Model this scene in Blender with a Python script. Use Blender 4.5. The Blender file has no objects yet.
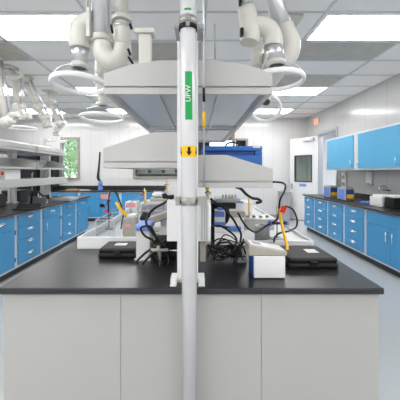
import bpy, bmesh, math, random
from mathutils import Vector, Matrix
random.seed(7)
C = bpy.context.scene.collection
PI = math.pi
F, CX, CY, EYE = 266.0, 196.0, 172.0, 1.45          # lens in pixels, vanishing point, eye height

def at(px, py, d):
    return Vector(((px-CX)*d/F, d, EYE-(py-CY)*d/F))

# ------------------------------------------------------------------ materials
M = {}
def mat(name, col, rough=0.5, metal=0.0, spec=0.5, noise=0.0, nscale=8.0, bump=0.0, bscale=200.0, coat=0.0):
    m = bpy.data.materials.new(name); m.use_nodes = True
    nt = m.node_tree; b = nt.nodes['Principled BSDF']
    b.inputs['Base Color'].default_value = (*col, 1)
    b.inputs['Roughness'].default_value = rough
    b.inputs['Metallic'].default_value = metal
    b.inputs['Specular IOR Level'].default_value = spec
    b.inputs['Coat Weight'].default_value = coat
    tc = nt.nodes.new('ShaderNodeTexCoord')
    if noise:
        n = nt.nodes.new('ShaderNodeTexNoise'); n.inputs['Scale'].default_value = nscale
        n.inputs['Detail'].default_value = 6
        r = nt.nodes.new('ShaderNodeMapRange')
        r.inputs['To Min'].default_value = 1-noise; r.inputs['To Max'].default_value = 1+noise
        x = nt.nodes.new('ShaderNodeMix'); x.data_type = 'RGBA'; x.blend_type = 'MULTIPLY'
        x.inputs[0].default_value = 1.0
        x.inputs[6].default_value = (*col, 1)
        nt.links.new(tc.outputs['Object'], n.inputs['Vector'])
        nt.links.new(n.outputs['Fac'], r.inputs['Value'])
        nt.links.new(r.outputs['Result'], x.inputs[7])
        nt.links.new(x.outputs[2], b.inputs['Base Color'])
    if bump:
        n2 = nt.nodes.new('ShaderNodeTexNoise'); n2.inputs['Scale'].default_value = bscale
        bp = nt.nodes.new('ShaderNodeBump'); bp.inputs['Strength'].default_value = bump; bp.inputs['Distance'].default_value = 0.002
        nt.links.new(tc.outputs['Object'], n2.inputs['Vector'])
        nt.links.new(n2.outputs['Fac'], bp.inputs['Height'])
        nt.links.new(bp.outputs['Normal'], b.inputs['Normal'])
    M[name] = m
    return m

def wall_mat(name, col, rough, pitch, axis):
    """white glossy sheet panels with a shallow vertical joint every `pitch` metres"""
    m = mat(name, col, rough)
    nt = m.node_tree; b = nt.nodes['Principled BSDF']
    tc = nt.nodes.new('ShaderNodeTexCoord'); sx = nt.nodes.new('ShaderNodeSeparateXYZ')
    nt.links.new(tc.outputs['Object'], sx.inputs[0])
    d = nt.nodes.new('ShaderNodeMath'); d.operation = 'DIVIDE'; d.inputs[1].default_value = pitch
    nt.links.new(sx.outputs[axis], d.inputs[0])
    f = nt.nodes.new('ShaderNodeMath'); f.operation = 'FRACT'; nt.links.new(d.outputs[0], f.inputs[0])
    g = nt.nodes.new('ShaderNodeMath'); g.operation = 'GREATER_THAN'; g.inputs[1].default_value = 0.03
    nt.links.new(f.outputs[0], g.inputs[0])
    mr = nt.nodes.new('ShaderNodeMapRange'); mr.inputs['To Min'].default_value = .86
    nt.links.new(g.outputs[0], mr.inputs['Value'])
    x = nt.nodes.new('ShaderNodeMix'); x.data_type = 'RGBA'; x.blend_type = 'MULTIPLY'; x.inputs[0].default_value = 1
    x.inputs[6].default_value = (*col, 1); nt.links.new(mr.outputs[0], x.inputs[7])
    nt.links.new(x.outputs[2], b.inputs['Base Color'])
    n = nt.nodes.new('ShaderNodeTexNoise'); n.inputs['Scale'].default_value = 1.3
    bp = nt.nodes.new('ShaderNodeBump'); bp.inputs['Strength'].default_value = .12; bp.inputs['Distance'].default_value = .05
    nt.links.new(tc.outputs['Object'], n.inputs['Vector']); nt.links.new(n.outputs['Fac'], bp.inputs['Height'])
    nt.links.new(bp.outputs['Normal'], b.inputs['Normal'])

def emit(name, col, s):
    m = bpy.data.materials.new(name); m.use_nodes = True; nt = m.node_tree
    nt.nodes.clear()
    e = nt.nodes.new('ShaderNodeEmission'); o = nt.nodes.new('ShaderNodeOutputMaterial')
    e.inputs[0].default_value = (*col, 1); e.inputs[1].default_value = s
    nt.links.new(e.outputs[0], o.inputs[0]); M[name] = m

def clear(name, tint, refl=0.12, rough=0.03):
    m = bpy.data.materials.new(name); m.use_nodes = True; nt = m.node_tree; nt.nodes.clear()
    t = nt.nodes.new('ShaderNodeBsdfTransparent'); t.inputs[0].default_value = (*tint, 1)
    g = nt.nodes.new('ShaderNodeBsdfGlossy'); g.inputs['Roughness'].default_value = rough
    lw = nt.nodes.new('ShaderNodeLayerWeight'); lw.inputs[0].default_value = .5
    pw = nt.nodes.new('ShaderNodeMath'); pw.operation = 'POWER'; pw.inputs[1].default_value = 4
    mr = nt.nodes.new('ShaderNodeMapRange'); mr.inputs['To Min'].default_value = .03; mr.inputs['To Max'].default_value = refl
    nt.links.new(lw.outputs['Facing'], pw.inputs[0]); nt.links.new(pw.outputs[0], mr.inputs['Value'])
    mx = nt.nodes.new('ShaderNodeMixShader'); o = nt.nodes.new('ShaderNodeOutputMaterial')
    nt.links.new(mr.outputs[0], mx.inputs[0]); nt.links.new(t.outputs[0], mx.inputs[1])
    nt.links.new(g.outputs[0], mx.inputs[2]); nt.links.new(mx.outputs[0], o.inputs[0]); M[name] = m

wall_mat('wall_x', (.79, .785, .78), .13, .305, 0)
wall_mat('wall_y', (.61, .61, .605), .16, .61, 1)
mat('ceiling_tile', (.93, .925, .92), .9, noise=.03, nscale=30, bump=.3, bscale=90)
mat('grid', (.62, .64, .66), .5)
mat('floor', (.47, .49, .50), .16, noise=.10, nscale=60, coat=.3)
mat('blue', (.058, .32, .63), .38, noise=.02, nscale=2)
mat('blue_upper', (.12, .45, .73), .35, noise=.02, nscale=2)
mat('cabinet_grey', (.72, .74, .76), .4)
mat('toe', (.03, .035, .04), .5)
mat('counter', (.017, .017, .019), .30, noise=.15, nscale=40, spec=.6)
mat('panel', (.46, .455, .44), .45, noise=.01, nscale=4)
mat('shelf', (.52, .515, .505), .42, noise=.01, nscale=3)
mat('shelf_under', (.60, .62, .65), .28, metal=.25)
mat('white', (.82, .82, .82), .35)
mat('rim_white', (.93, .93, .93), .3)
mat('pipe', (.68, .68, .70), .22)
mat('cream', (.68, .67, .62), .38)
mat('alu', (.66, .67, .69), .28, metal=.75)
mat('steel', (.50, .50, .49), .36, metal=.95, noise=.08, nscale=25)
mat('clamp_steel', (.40, .39, .37), .45, metal=.5)
mat('chrome', (.80, .80, .80), .15, metal=.9)
mat('tank_edge', (.55, .58, .60), .2)
mat('black', (.010, .010, .011), .5, spec=.3, bump=.15, bscale=300)
mat('black_rubber', (.010, .010, .011), .5)
mat('dark_grey', (.06, .06, .065), .45)
mat('mid_grey', (.33, .34, .35), .5)
mat('beige', (.42, .39, .335), .45)
mat('beige_dark', (.42, .40, .36), .45)
mat('green', (.0, .36, .075), .4)
mat('yellow', (.95, .55, .0), .4)
mat('red', (.85, .02, .015), .4)
mat('pale_red', (.78, .36, .36), .5)
mat('navy', (.01, .06, .30), .4)
mat('case_blue', (.03, .16, .52), .38)
mat('clamp_blue', (.14, .26, .72), .4)
mat('pad_blue', (.25, .38, .85), .6)
mat('brass', (.60, .42, .16), .3, metal=.8)
mat('tray_white', (.86, .87, .88), .22)
mat('frame_alu', (.34, .315, .285), .45)
mat('vent', (.50, .475, .43), .45, metal=.35, noise=.2, nscale=6)
mat('card', (.42, .24, .13), .7)
mat('bark', (.12, .08, .05), .9, noise=.3)
mat('leaf', (.34, .44, .22), .6, noise=.5, nscale=3)
mat('leaf_dark', (.18, .28, .13), .6, noise=.5, nscale=3)
mat('lawn', (.16, .28, .08), .9, noise=.4, nscale=5)
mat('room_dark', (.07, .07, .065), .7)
mat('fridge_black', (.012, .013, .016), .3)
mat('bin_grey', (.40, .41, .43), .5)
emit('lamp', (1, .99, .98), 6.0)
emit('exit_red', (1, .16, .06), 1.3)
clear('glass', (.95, .98, .97), .5)
clear('plastic_clear', (.96, .97, .98), .35, .1)
clear('smoke_glass', (.25, .28, .32), .25)
clear('door_glass', (.90, .96, .94), .5)

# ------------------------------------------------------------------ mesh builder
class MB:
    def __init__(s): s.bm = bmesh.new()
    def box(s, x0, x1, y0, y1, z0, z1, rot=None, pivot=None):
        vs = [s.bm.verts.new(v) for v in [(x0,y0,z0),(x1,y0,z0),(x1,y1,z0),(x0,y1,z0),(x0,y0,z1),(x1,y0,z1),(x1,y1,z1),(x0,y1,z1)]]
        for f in [(3,2,1,0),(4,5,6,7),(0,1,5,4),(1,2,6,5),(2,3,7,6),(3,0,4,7)]: s.bm.faces.new([vs[i] for i in f])
        if rot is not None:
            p = Vector(pivot) if pivot else Vector(((x0+x1)/2,(y0+y1)/2,(z0+z1)/2))
            for v in vs: v.co = p + rot @ (v.co-p)
        return s
    def prism(s, prof, y0, y1, axis='y'):
        """profile of (u, z) pairs swept from y0 to y1"""
        def V(u, z, t): return (u, t, z) if axis == 'y' else (t, u, z)
        a = [s.bm.verts.new(V(u, z, y0)) for u, z in prof]; b = [s.bm.verts.new(V(u, z, y1)) for u, z in prof]
        n = len(prof)
        fs = [s.bm.faces.new(a), s.bm.faces.new(b[::-1])]
        for i in range(n): fs.append(s.bm.faces.new([a[i], b[i], b[(i+1)%n], a[(i+1)%n]]))
        bmesh.ops.recalc_face_normals(s.bm, faces=fs)
        return s
    def tube(s, pts, r, seg=10, smooth=True, n=6, cap=True, closed=False):
        pts = [Vector(p) for p in pts]
        rs = r if isinstance(r, (list, tuple)) else None
        if smooth and len(pts) > 2:
            out = []; ro = []
            for i in range(len(pts)-1):
                p0 = pts[max(i-1,0)]; p1 = pts[i]; p2 = pts[i+1]; p3 = pts[min(i+2,len(pts)-1)]
                for k in range(n):
                    t = k/n
                    out.append(.5*((2*p1)+(p2-p0)*t+(2*p0-5*p1+4*p2-p3)*t*t+(3*p1-p0-3*p2+p3)*t**3))
                    if rs: ro.append(rs[i]*(1-t)+rs[i+1]*t)
            out.append(pts[-1]); pts = out
            if rs: rs = ro+[rs[-1]]
        rings = []; prev = None
        for i, p in enumerate(pts):
            d = (pts[min(i+1,len(pts)-1)]-pts[max(i-1,0)])
            d = d.normalized() if d.length > 1e-9 else Vector((0,0,1))
            if prev is None:
                u = d.orthogonal().normalized()
            else:
                u = prev - d*prev.dot(d); u = u.normalized() if u.length > 1e-6 else d.orthogonal().normalized()
            prev = u; w = d.cross(u); rr = rs[i] if rs else r
            rings.append([s.bm.verts.new(p + (u*math.cos(2*PI*k/seg)+w*math.sin(2*PI*k/seg))*rr) for k in range(seg)])
        for a, b in zip(rings, rings[1:]):
            for k in range(seg):
                f = s.bm.faces.new([a[k], a[(k+1)%seg], b[(k+1)%seg], b[k]]); f.smooth = True
        if cap:
            s.bm.faces.new(rings[0][::-1]); s.bm.faces.new(rings[-1])
        return s
    def cyl(s, p0, p1, r, seg=20, r1=None):
        return s.tube([p0, p1], [r, r if r1 is None else r1], seg, smooth=False)
    def lathe(s, prof, origin=(0,0,0), seg=36, rot=None, closed=False):
        o = Vector(origin); rings = []
        for r, z in prof:
            ring = []
            for k in range(seg):
                v = Vector((r*math.cos(2*PI*k/seg), r*math.sin(2*PI*k/seg), z))
                if rot is not None: v = rot @ v
                ring.append(s.bm.verts.new(o+v))
            rings.append(ring)
        pr = list(zip(rings, rings[1:]))
        if closed: pr.append((rings[-1], rings[0]))
        fs = []
        for a, b in pr:
            for k in range(seg):
                f = s.bm.faces.new([a[k], a[(k+1)%seg], b[(k+1)%seg], b[k]]); f.smooth = True; fs.append(f)
        if not closed and prof[0][0] > 0 and prof[0][0] < .0011: pass
        return s
    def solid(s, prof, origin=(0,0,0), seg=24, rot=None):
        p = [(1e-4, prof[0][1])]+list(prof)+[(1e-4, prof[-1][1])]
        return s.lathe(p, origin, seg, rot)
    def ball(s, c, r, sc=(1,1,1)):
        m = Matrix.Translation(c) @ Matrix.Diagonal((*[r*k for k in sc],1))
        g = bmesh.ops.create_icosphere(s.bm, subdivisions=2, radius=1, matrix=m)
        for v in g['verts']:
            for f in v.link_faces: f.smooth = True
        return s
    def build(s, name, m, parent=None, bevel=0.0, loc=None):
        bm = s.bm
        bmesh.ops.recalc_face_normals(bm, faces=bm.faces) if not getattr(s, 'keep', False) else None
        if parent is not None:
            off = total(parent)
            for v in bm.verts: v.co -= off
        elif loc is not None:
            for v in bm.verts: v.co -= Vector(loc)
        me = bpy.data.meshes.new(name); bm.to_mesh(me); bm.free()
        me.materials.append(M[m])
        o = bpy.data.objects.new(name, me); C.objects.link(o)
        if parent is not None: o.parent = parent
        elif loc is not None: o.location = loc
        if bevel:
            b = o.modifiers.new('bevel', 'BEVEL'); b.width = bevel; b.segments = 2; b.limit_method = 'ANGLE'; b.angle_limit = .7
        return o

def total(o):
    v = Vector((0,0,0))
    while o is not None: v += Vector(o.location); o = o.parent
    return v
def B(x0, x1, y0, y1, z0, z1): return MB().box(x0, x1, y0, y1, z0, z1)
def thing(name, label, cat, loc=(0,0,0), group=None, rz=0):
    o = bpy.data.objects.new(name, None); C.objects.link(o); o.location = loc; o.rotation_euler = (0,0,rz)
    o.empty_display_size = .1
    o['label'] = label; o['category'] = cat
    if group: o['group'] = group
    return o
def tag(o, label, cat, group=None):
    o['label'] = label; o['category'] = cat
    if group: o['group'] = group
    return o
def struct(o): o['kind'] = 'structure'; return o
def copy_tree(o, parent=None):
    c = o.copy(); C.objects.link(c)
    if parent is not None: c.parent = parent
    for ch in list(o.children): copy_tree(ch, c)
    return c
def place(proto, first, loc, rz, label, group=None):
    o = proto if first else copy_tree(proto)
    o.location = loc; o.rotation_euler = (0,0,rz); o['label'] = label
    if group: o['group'] = group
    return o

# ------------------------------------------------------------------ setting
XL, XR, YB, YF, ZC = -6.8, 3.5, 8.45, -3.0, 3.15
struct(B(XL-.2, XR+2.3, YF-.2, YB+.12, -.1, 0).build('floor', 'floor'))
struct(B(XL-.1, XR+.1, YF-.1, YB+.1, ZC, ZC+.1).build('ceiling', 'ceiling_tile'))
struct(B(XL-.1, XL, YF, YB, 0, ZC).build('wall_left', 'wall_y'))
struct(B(XL-.1, XR+.1, YF-.1, YF, 0, ZC).build('wall_front', 'wall_x'))
# right wall with its doorway
D0, D1, DH = 6.62, 7.57, 2.5
w = MB(); w.box(XR, XR+.1, YF, D0, 0, ZC); w.box(XR, XR+.1, D1, YB+.1, 0, ZC); w.box(XR, XR+.1, D0, D1, DH, ZC)
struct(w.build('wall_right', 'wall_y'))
# back wall with two window openings
W1 = (-4.25, -3.74, 1.27, 2.50); W2 = (-1.95, 1.60, 1.30, 2.46)
w = MB(); xs = [XL-.1, W1[0], W1[1], W2[0], W2[1], XR]
w.box(xs[0], xs[1], YB, YB+.1, 0, ZC); w.box(xs[2], xs[3], YB, YB+.1, 0, ZC); w.box(xs[4], xs[5], YB, YB+.1, 0, ZC)
for W in (W1, W2):
    w.box(W[0], W[1], YB, YB+.1, 0, W[2]); w.box(W[0], W[1], YB, YB+.1, W[3], ZC)
struct(w.build('wall_back', 'wall_x'))
# ceiling grid
g = MB()
GX = [-6.26, -4.99, -3.72, -2.44, -1.17, .10, 1.38, 2.65]
for x in GX: g.box(x-.014, x+.014, YF, YB, ZC-.012, ZC+.001)
k = -9
while 2.82+.61*k < YB:
    y = 2.82+.61*k
    if y > YF: g.box(XL, XR, y-.012, y+.012, ZC-.011, ZC+.001)
    k += 1
struct(g.build('trim_1', 'grid'))
t = MB(); t.box(XL, XR, YB-.015, YB, 0, .10)
struct(t.build('baseboard_back', 'bin_grey'))
# windows
def window(n, W, glass):
    f = MB(); b = .05
    f.box(W[0]-b, W[1]+b, YB-.03, YB+.06, W[3]-.01, W[3]+b); f.box(W[0]-b, W[1]+b, YB-.05, YB+.06, W[2]-b, W[2]+.01)
    f.box(W[0]-b, W[0]+.01, YB-.03, YB+.06, W[2], W[3]); f.box(W[1]-.01, W[1]+b, YB-.03, YB+.06, W[2], W[3])
    o = struct(f.build('window_%d' % n, 'frame_alu'))
    p = B(W[0], W[1], YB+.03, YB+.036, W[2], W[3]).build('pane', glass, o)
    return o
window(1, W1, 'glass'); w2 = window(2, W2, 'glass')
mu = MB(); mu.box(1.16, 1.24, YB-.02, YB+.05, W2[2], W2[3]); mu.build('mullion', 'frame_alu', w2)
# room seen through the wide window: far wall with its own window onto the sky
a = MB(); ay = YB+3.2
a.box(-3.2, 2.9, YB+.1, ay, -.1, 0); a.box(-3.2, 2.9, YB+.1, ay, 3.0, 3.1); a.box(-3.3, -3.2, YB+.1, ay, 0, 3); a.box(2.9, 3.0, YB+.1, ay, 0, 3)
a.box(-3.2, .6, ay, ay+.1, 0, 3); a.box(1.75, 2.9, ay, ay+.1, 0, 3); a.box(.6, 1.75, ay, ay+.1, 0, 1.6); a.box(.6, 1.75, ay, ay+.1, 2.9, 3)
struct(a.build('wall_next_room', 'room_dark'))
o = thing('equipment_rack', 'grey metal rack in the dark room behind the wide window', 'rack', (-1.4, YB+1.2, 0))
for sx in (-.75, .75):
    for sy in (-.2, .2): B(-1.4+sx-.02, -1.4+sx+.02, YB+1.2+sy-.02, YB+1.2+sy+.02, 0, 1.75).build('upright', 'mid_grey', o)
for z in (.5, 1.0, 1.38): B(-2.17, -.63, YB+.98, YB+1.42, z, z+.03).build('shelf', 'mid_grey', o)
for i, (x, c) in enumerate(((-1.95, 'beige'), (-1.45, 'mid_grey'), (-.95, 'beige_dark'))):
    tag(B(x-.15, x+.17, YB+1.05, YB+1.35, 1.4105, 1.58+.03*i).build('storage_box', c),
        ['beige box on the rack behind the wide window, leftmost', 'grey box in the middle of the rack behind the wide window', 'brownish box at the right end of the rack behind the wide window'][i], 'box')
# brown roller blind cassette over the wide window
tag(B(.25, 1.22, YB-.09, YB-.001, 2.52, 2.76).build('blind_cassette', 'card', None, .01), 'brown box-shaped blind housing above the wide back window', 'blind')
# corridor behind the open door
c = MB(); c.box(XR+1.6, XR+1.7, 5.0, 9.4, 0, 2.9); c.box(XR+.1, XR+1.7, 5.0, 9.4, 2.8, 2.9); c.box(XR+.1, XR+1.7, 9.3, 9.4, 0, 2.9)
struct(c.build('wall_corridor', 'wall_x'))
f = MB(); b = .06
e = .004; f.box(XR-.02, XR+.112, D0-b, D0+e, 0, DH+b); f.box(XR-.02, XR+.112, D1-e, D1+b, 0, DH+b); f.box(XR-.021, XR+.113, D0-b-.001, D1+b+.001, DH-e, DH+b+.001)
struct(f.build('trim_2', 'bin_grey'))
# door leaf swung into the room
def door():
    hinge = Vector((XR-.045, D1-.01, 0)); end = Vector((2.93, 8.26, 0)); v = end-hinge; L = v.length
    r = bpy.data.objects.new('door_1', None); C.objects.link(r); r.location = hinge; r.rotation_euler = (0, 0, math.atan2(v.y, v.x)); r['kind'] = 'structure'
    # local x runs from hinge to latch, +y faces the camera side
    m = MB(); z1 = 2.47; wx0, wx1, wz0, wz1 = .17, .70, 1.17, 1.93
    for a in ((0,wx0,.02,z1),(wx1,L,.02,z1),(wx0,wx1,.02,wz0),(wx0,wx1,wz1,z1)): m.box(a[0],a[1],-.022,.022,a[2],a[3])
    leaf = loc_build(m, 'leaf', 'white', r)
    loc_build(MB().box(wx0,wx1,-.004,.004,wz0,wz1), 'pane', 'door_glass', r)
    m = MB()
    for a in ((wx0-.02,wx0+.015,wz0-.02,wz1+.02),(wx1-.015,wx1+.02,wz0-.02,wz1+.02),(wx0,wx1,wz0-.02,wz0+.015),(wx0,wx1,wz1-.015,wz1+.02)): m.box(a[0],a[1],-.03,.03,a[2],a[3])
    loc_build(m, 'vision_frame', 'dark_grey', r)
    m = MB()
    for s in (1,-1):
        m.cyl((L-.07, s*.02, 1.02), (L-.07, s*.07, 1.02), .012); m.cyl((L-.07, s*.065, 1.02), (L-.20, s*.065, 1.02), .010); m.box(L-.10, L-.04, s*.022, s*.030, .94, 1.10)
    loc_build(m, 'door_handle', 'chrome', r)
    m = MB(); m.box(.08, .42, .022, .085, 2.36, 2.44); loc_build(m, 'closer', 'alu', r)
    loc_build(MB().box(.33, .55, .0221, .026, 1.02, 1.10), 'notice', 'pad_blue', r)
def loc_build(mb, name, m, parent, bevel=0):
    me_parent = parent
    bm = mb.bm; bmesh.ops.recalc_face_normals(bm, faces=bm.faces)
    me = bpy.data.meshes.new(name); bm.to_mesh(me); bm.free(); me.materials.append(M[m])
    o = bpy.data.objects.new(name, me); C.objects.link(o); o.parent = parent
    if bevel:
        b = o.modifiers.new('bevel', 'BEVEL'); b.width = bevel; b.segments = 2; b.limit_method = 'ANGLE'
    return o
door()

# ------------------------------------------------------------------ text
def text(name, body, size, matname, parent, mtx, ext=.0008):
    cu = bpy.data.curves.new(name, 'FONT'); cu.body = body; cu.size = size; cu.align_x = 'CENTER'; cu.align_y = 'CENTER'; cu.extrude = ext
    tmp = bpy.data.objects.new(name+'_tmp', cu); C.objects.link(tmp)
    bpy.context.view_layer.update()
    me = bpy.data.meshes.new_from_object(tmp.evaluated_get(bpy.context.evaluated_depsgraph_get()))
    bpy.data.objects.remove(tmp); bpy.data.curves.remove(cu)
    me.transform(mtx); me.materials.clear(); me.materials.append(M[matname])
    o = bpy.data.objects.new(name, me); C.objects.link(o)
    if parent is not None: o.parent = parent
    return o

# exit sign on the right wall above the doorway
o = thing('exit_sign', 'glowing red exit sign high on the right wall above the open door', 'sign', (XR-.001, 7.62, 2.80))
B(XR-.05, XR-.001, 7.52, 7.78, 2.81, 2.99).build('housing', 'white', o, .004)
B(XR-.053, XR-.0502, 7.535, 7.765, 2.825, 2.975).build('lit_face', 'exit_red', o)
text('lettering', 'EXIT', .095, 'white', o, Matrix.Translation((-.0535, .03, .10)) @ Matrix.Rotation(-PI/2, 4, 'Z') @ Matrix.Rotation(PI/2, 4, 'X'))

# ------------------------------------------------------------------ ceiling lights and vents
def ceiling_light():
    r = thing('ceiling_light', '', 'light', (0,0,ZC))
    m = MB()
    m.box(-.62,.62,-.295,-.27,-.02,-.012+.0); m.box(-.62,.62,.27,.295,-.02,-.012); m.box(-.62,-.595,-.295,.295,-.02,-.012); m.box(.595,.62,-.295,.295,-.02,-.012)
    loc_build(m, 'frame', 'white', r)
    loc_build(MB().box(-.595,.595,-.27,.27,-.018,-.013), 'diffuser', 'lamp', r)
    return r
L0 = ceiling_light(); first = True
cols = {'far left': -4.355, 'left': -1.805, 'right': 2.015}
rows = [(-9, 'added unseen row farthest behind the camera'), (-7, 'added unseen row behind the camera'), (-4, 'added unseen row just overhead'), (0, 'nearest in view'), (4, 'second row from the viewer'), (7, 'third row nearest the back wall')]  # rows behind and above the camera are unseen, added for more light
for cn, cx in cols.items():
    for k, rn in rows:
        place(L0, first, (cx, 2.82+.61*k+.305, ZC), 0, 'rectangular white ceiling light panel, %s column, %s' % (cn, rn), 'flat ceiling light panels'); first = False
place(L0, False, (XR+.85, 7.2, 2.80), 0, 'added unseen light panel brightening the corridor behind the open door', 'added corridor lights')  # unseen lamp, added to brighten the corridor through the doorway
place(L0, False, (-.6, YB+1.9, 3.0), 0, 'added unseen light panel brightening the room behind the wide window', 'added next room lights')  # another added lamp, out of view, lighting the dim next room
for k, cx, lab in ((1, 2.015, 'grey metal air vent in the ceiling right behind the nearest right light'), (1, -3.08, 'grey metal air vent in the ceiling at the left, behind the nearest left light'),
                   (1, -.535, 'grey metal air vent in the ceiling above the white canopy shelf'), (3, 2.015, 'grey metal air vent in the ceiling before the second right light'), (7, -3.08, 'grey metal air vent in the ceiling before the left back window')):
    r = thing('ceiling_vent', lab, 'vent', (cx, 2.82+.61*k+.305, ZC), 'perforated ceiling air vents')
    loc_build(MB().box(-.60,.60,-.28,.28,-.016,-.012), 'perforated_plate', 'vent', r)
    m = MB(); m.box(-.62,.62,-.295,-.275,-.02,-.012); m.box(-.62,.62,.275,.295,-.02,-.012); m.box(-.62,-.60,-.295,.295,-.02,-.012); m.box(.60,.62,-.295,.295,-.02,-.012)
    loc_build(m, 'frame', 'grid', r)

# ------------------------------------------------------------------ cabinets
def pull(z, y, x=0, w=.12):
    m = MB(); m.tube([(x-w/2, y, z), (x-w/2, y-.022, z-.004), (x+w/2, y-.022, z-.004), (x+w/2, y, z)], .007, 8, smooth=False)
    m.box(x-w/2-.008, x+w/2+.008, y-.003, y, z-.016, z+.018)
    return m
def vpull(z, y, x, h=.13):
    return MB().tube([(x, y, z-h/2), (x, y-.028, z-h/2), (x, y-.028, z+h/2), (x, y, z+h/2)], .007, 8, smooth=False)
def carcass(W, name, cat, Dp=.58):
    r = thing(name, '', cat)
    loc_build(MB().box(-W/2+.001, W/2-.001, 0, Dp, .10, .858), 'carcass', 'cabinet_grey', r)
    loc_build(MB().box(-W/2+.001, W/2-.001, .06, Dp, 0, .10), 'toe_kick', 'toe', r)
    return r
def front(r, nm, x0, x1, z0, z1, hdl):
    f = loc_build(MB().box(x0, x1, -.02, -.0005, z0, z1), nm, 'blue', r, .003)
    h = hdl; loc_build(h, 'handle', 'chrome', f)
    return f
def drawer_cab(W, n=4):
    r = carcass(W, 'drawer_cabinet', 'cabinet'); z0, z1 = .135, .838; g = .004; hh = (z1-z0)/n
    for i in range(n):
        za = z0+i*hh; front(r, 'drawer', -W/2+.040, W/2-.040, za+g/2, za+hh-g/2, pull(za+hh*.66, -.02))
    return r
def door_cab(W, side):
    r = carcass(W, 'door_cabinet', 'cabinet'); xa, xb = -W/2+.040, W/2-.040
    front(r, 'drawer', xa, xb, .665, .838, pull(.765, -.02))
    d = front(r, 'door', xa, xb, .135, .659, vpull(.53, -.02, xa+.06 if side < 0 else xb-.06))
    hx = xb+.006 if side < 0 else xa-.006
    for z in (.2, .58): loc_build(MB().box(hx-.008, hx+.008, -.026, -.004, z, z+.06), 'hinge', 'dark_grey', d)
    return r
def two_door_cab(W, panel=True):
    r = carcass(W, 'sink_cabinet' if panel else 'double_door_cabinet', 'cabinet'); xa, xb = -W/2+.040, W/2-.040
    zt = .838
    if panel:
        loc_build(MB().box(xa, xb, -.02, -.0005, .665, .838), 'false_panel', 'blue', r, .003); zt = .659
    front(r, 'door', xa, -.003, .135, zt, vpull(zt-.13, -.02, -.06)); front(r, 'door', .003, xb, .135, zt, vpull(zt-.13, -.02, .06))
    return r
X0R = 2.735; WR = .61
ys = [6.70, 6.14, 5.51, 4.90, 4.28]
P = drawer_cab(.615); first = True
names = ['first from the open door', 'second from the open door', 'third from the open door', 'fourth from the door, beside the sink cabinet']
for i in range(4):
    o = place(P, first, (X0R, (ys[i]+ys[i+1])/2, 0), -PI/2, 'blue four-drawer cabinet under the right counter, '+names[i], 'right-hand drawer cabinets'); first = False
    o.scale = ((ys[i]-ys[i+1])/.615, 1, 1)
S = two_door_cab(1.14); place(S, True, (X0R, 3.71, 0), -PI/2, 'wide blue two-door sink cabinet under the right counter at the picture edge')
o = place(P, False, (X0R, 2.82, 0), -PI/2, 'blue four-drawer cabinet under the right counter, beyond the sink cabinet towards the viewer', 'right-hand drawer cabinets')
# right countertop with backsplash
o = thing('countertop', 'long black countertop along the right wall with a low backsplash', 'countertop', (3.1, 4.6, .86))
B(X0R-.045, XR-.003, 2.48, 6.73, .86, .89).build('slab', 'counter', o, .004)
B(XR-.03, XR-.003, 2.48, 6.3, .8905, 1.0).build('backsplash', 'counter', o, .003)
B(X0R+.585, XR-.003, 2.52, 6.70, 0.0, .858).build('filler', 'cabinet_grey', o)
# left bench fronts
X0L = -2.52
yl = [6.20, 5.56, 4.96, 4.32, 3.71, 3.10, 2.5]
kinds = 'DdDdDd'
PD = door_cab(.615, -1); PF = True; first = False
lab = {0: 'blue cabinet with drawer over door, at the far end of the left bench', 1: 'blue four-drawer cabinet of the left bench, second from its far end', 2: 'blue cabinet with drawer over door, between the two drawer stacks of the left bench',
       3: 'blue four-drawer cabinet of the left bench, second in from the left picture edge', 4: 'blue cabinet with drawer over door, cut by the left picture edge', 5: 'blue four-drawer cabinet of the left bench, nearest the viewer'}
for i in range(6):
    W = yl[i]-yl[i+1]; loc = (X0L, (yl[i]+yl[i+1])/2, 0)
    if kinds[i] == 'D': o = place(PD, PF, loc, PI/2, lab[i], 'left bench door cabinets'); PF = False
    else: o = place(P, False, loc, PI/2, lab[i], 'left bench drawer cabinets')
    o.scale = (W/.615, 1, 1)
o = thing('lab_bench', 'grey base behind the blue cabinets of the left bench', 'bench', (-3.5, 4.35, 0))
B(-4.05, X0L-.585, 2.52, 6.19, .10, .858).build('carcass', 'cabinet_grey', o); B(-4.0, X0L-.585, 2.6, 6.15, 0, .10).build('toe_kick', 'toe', o)
tag(B(-4.09, X0L+.045, 2.48, 6.24, .86, .89).build('countertop', 'counter', None, .004, (-3.3, 4.35, .86)), 'black countertop of the left bench above blue cabinets', 'countertop')
# back run
YBC = 7.78
P2 = two_door_cab(1.21, False)
for i, (x, l) in enumerate(((-4.025, 'blue two-door cabinet on the back wall, behind the end of the left bench'), (-2.815, 'blue two-door cabinet on the back wall with a pale red label on its door'), (-1.605, 'blue two-door cabinet on the back wall, rightmost, behind the white trays'))):
    place(P2, i == 0, (x, YBC, 0), 0, l, 'back wall cabinets')
o = thing('countertop', 'black countertop along the back wall with a low backsplash', 'countertop', (-2.8, 8.1, .86))
B(-4.66, -.96, YBC-.03, YB-.052, .86, .89).build('slab', 'counter', o, .004); B(-4.66, -.96, YB-.08, YB-.052, .8905, 1.02).build('backsplash', 'counter', o, .003)
B(-4.6, -1.0, YBC+.585, YB-.052, 0, .858).build('filler', 'cabinet_grey', o)
# label sheet and dark plate on a back cabinet door
for nm, a, m, l, c in (('label_sheet', (-2.78, -2.50, .66, .80), 'pale_red', 'pale red printed label on the blue back cabinet', 'label'), ('data_plate', (-2.80, -2.66, .42, .52), 'black', 'small black plate on the blue back cabinet, below the red label', 'plate')):
    tag(B(a[0], a[1], YBC-.026, YBC-.0205, a[2], a[3]).build(nm, m), l, c)
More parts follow.
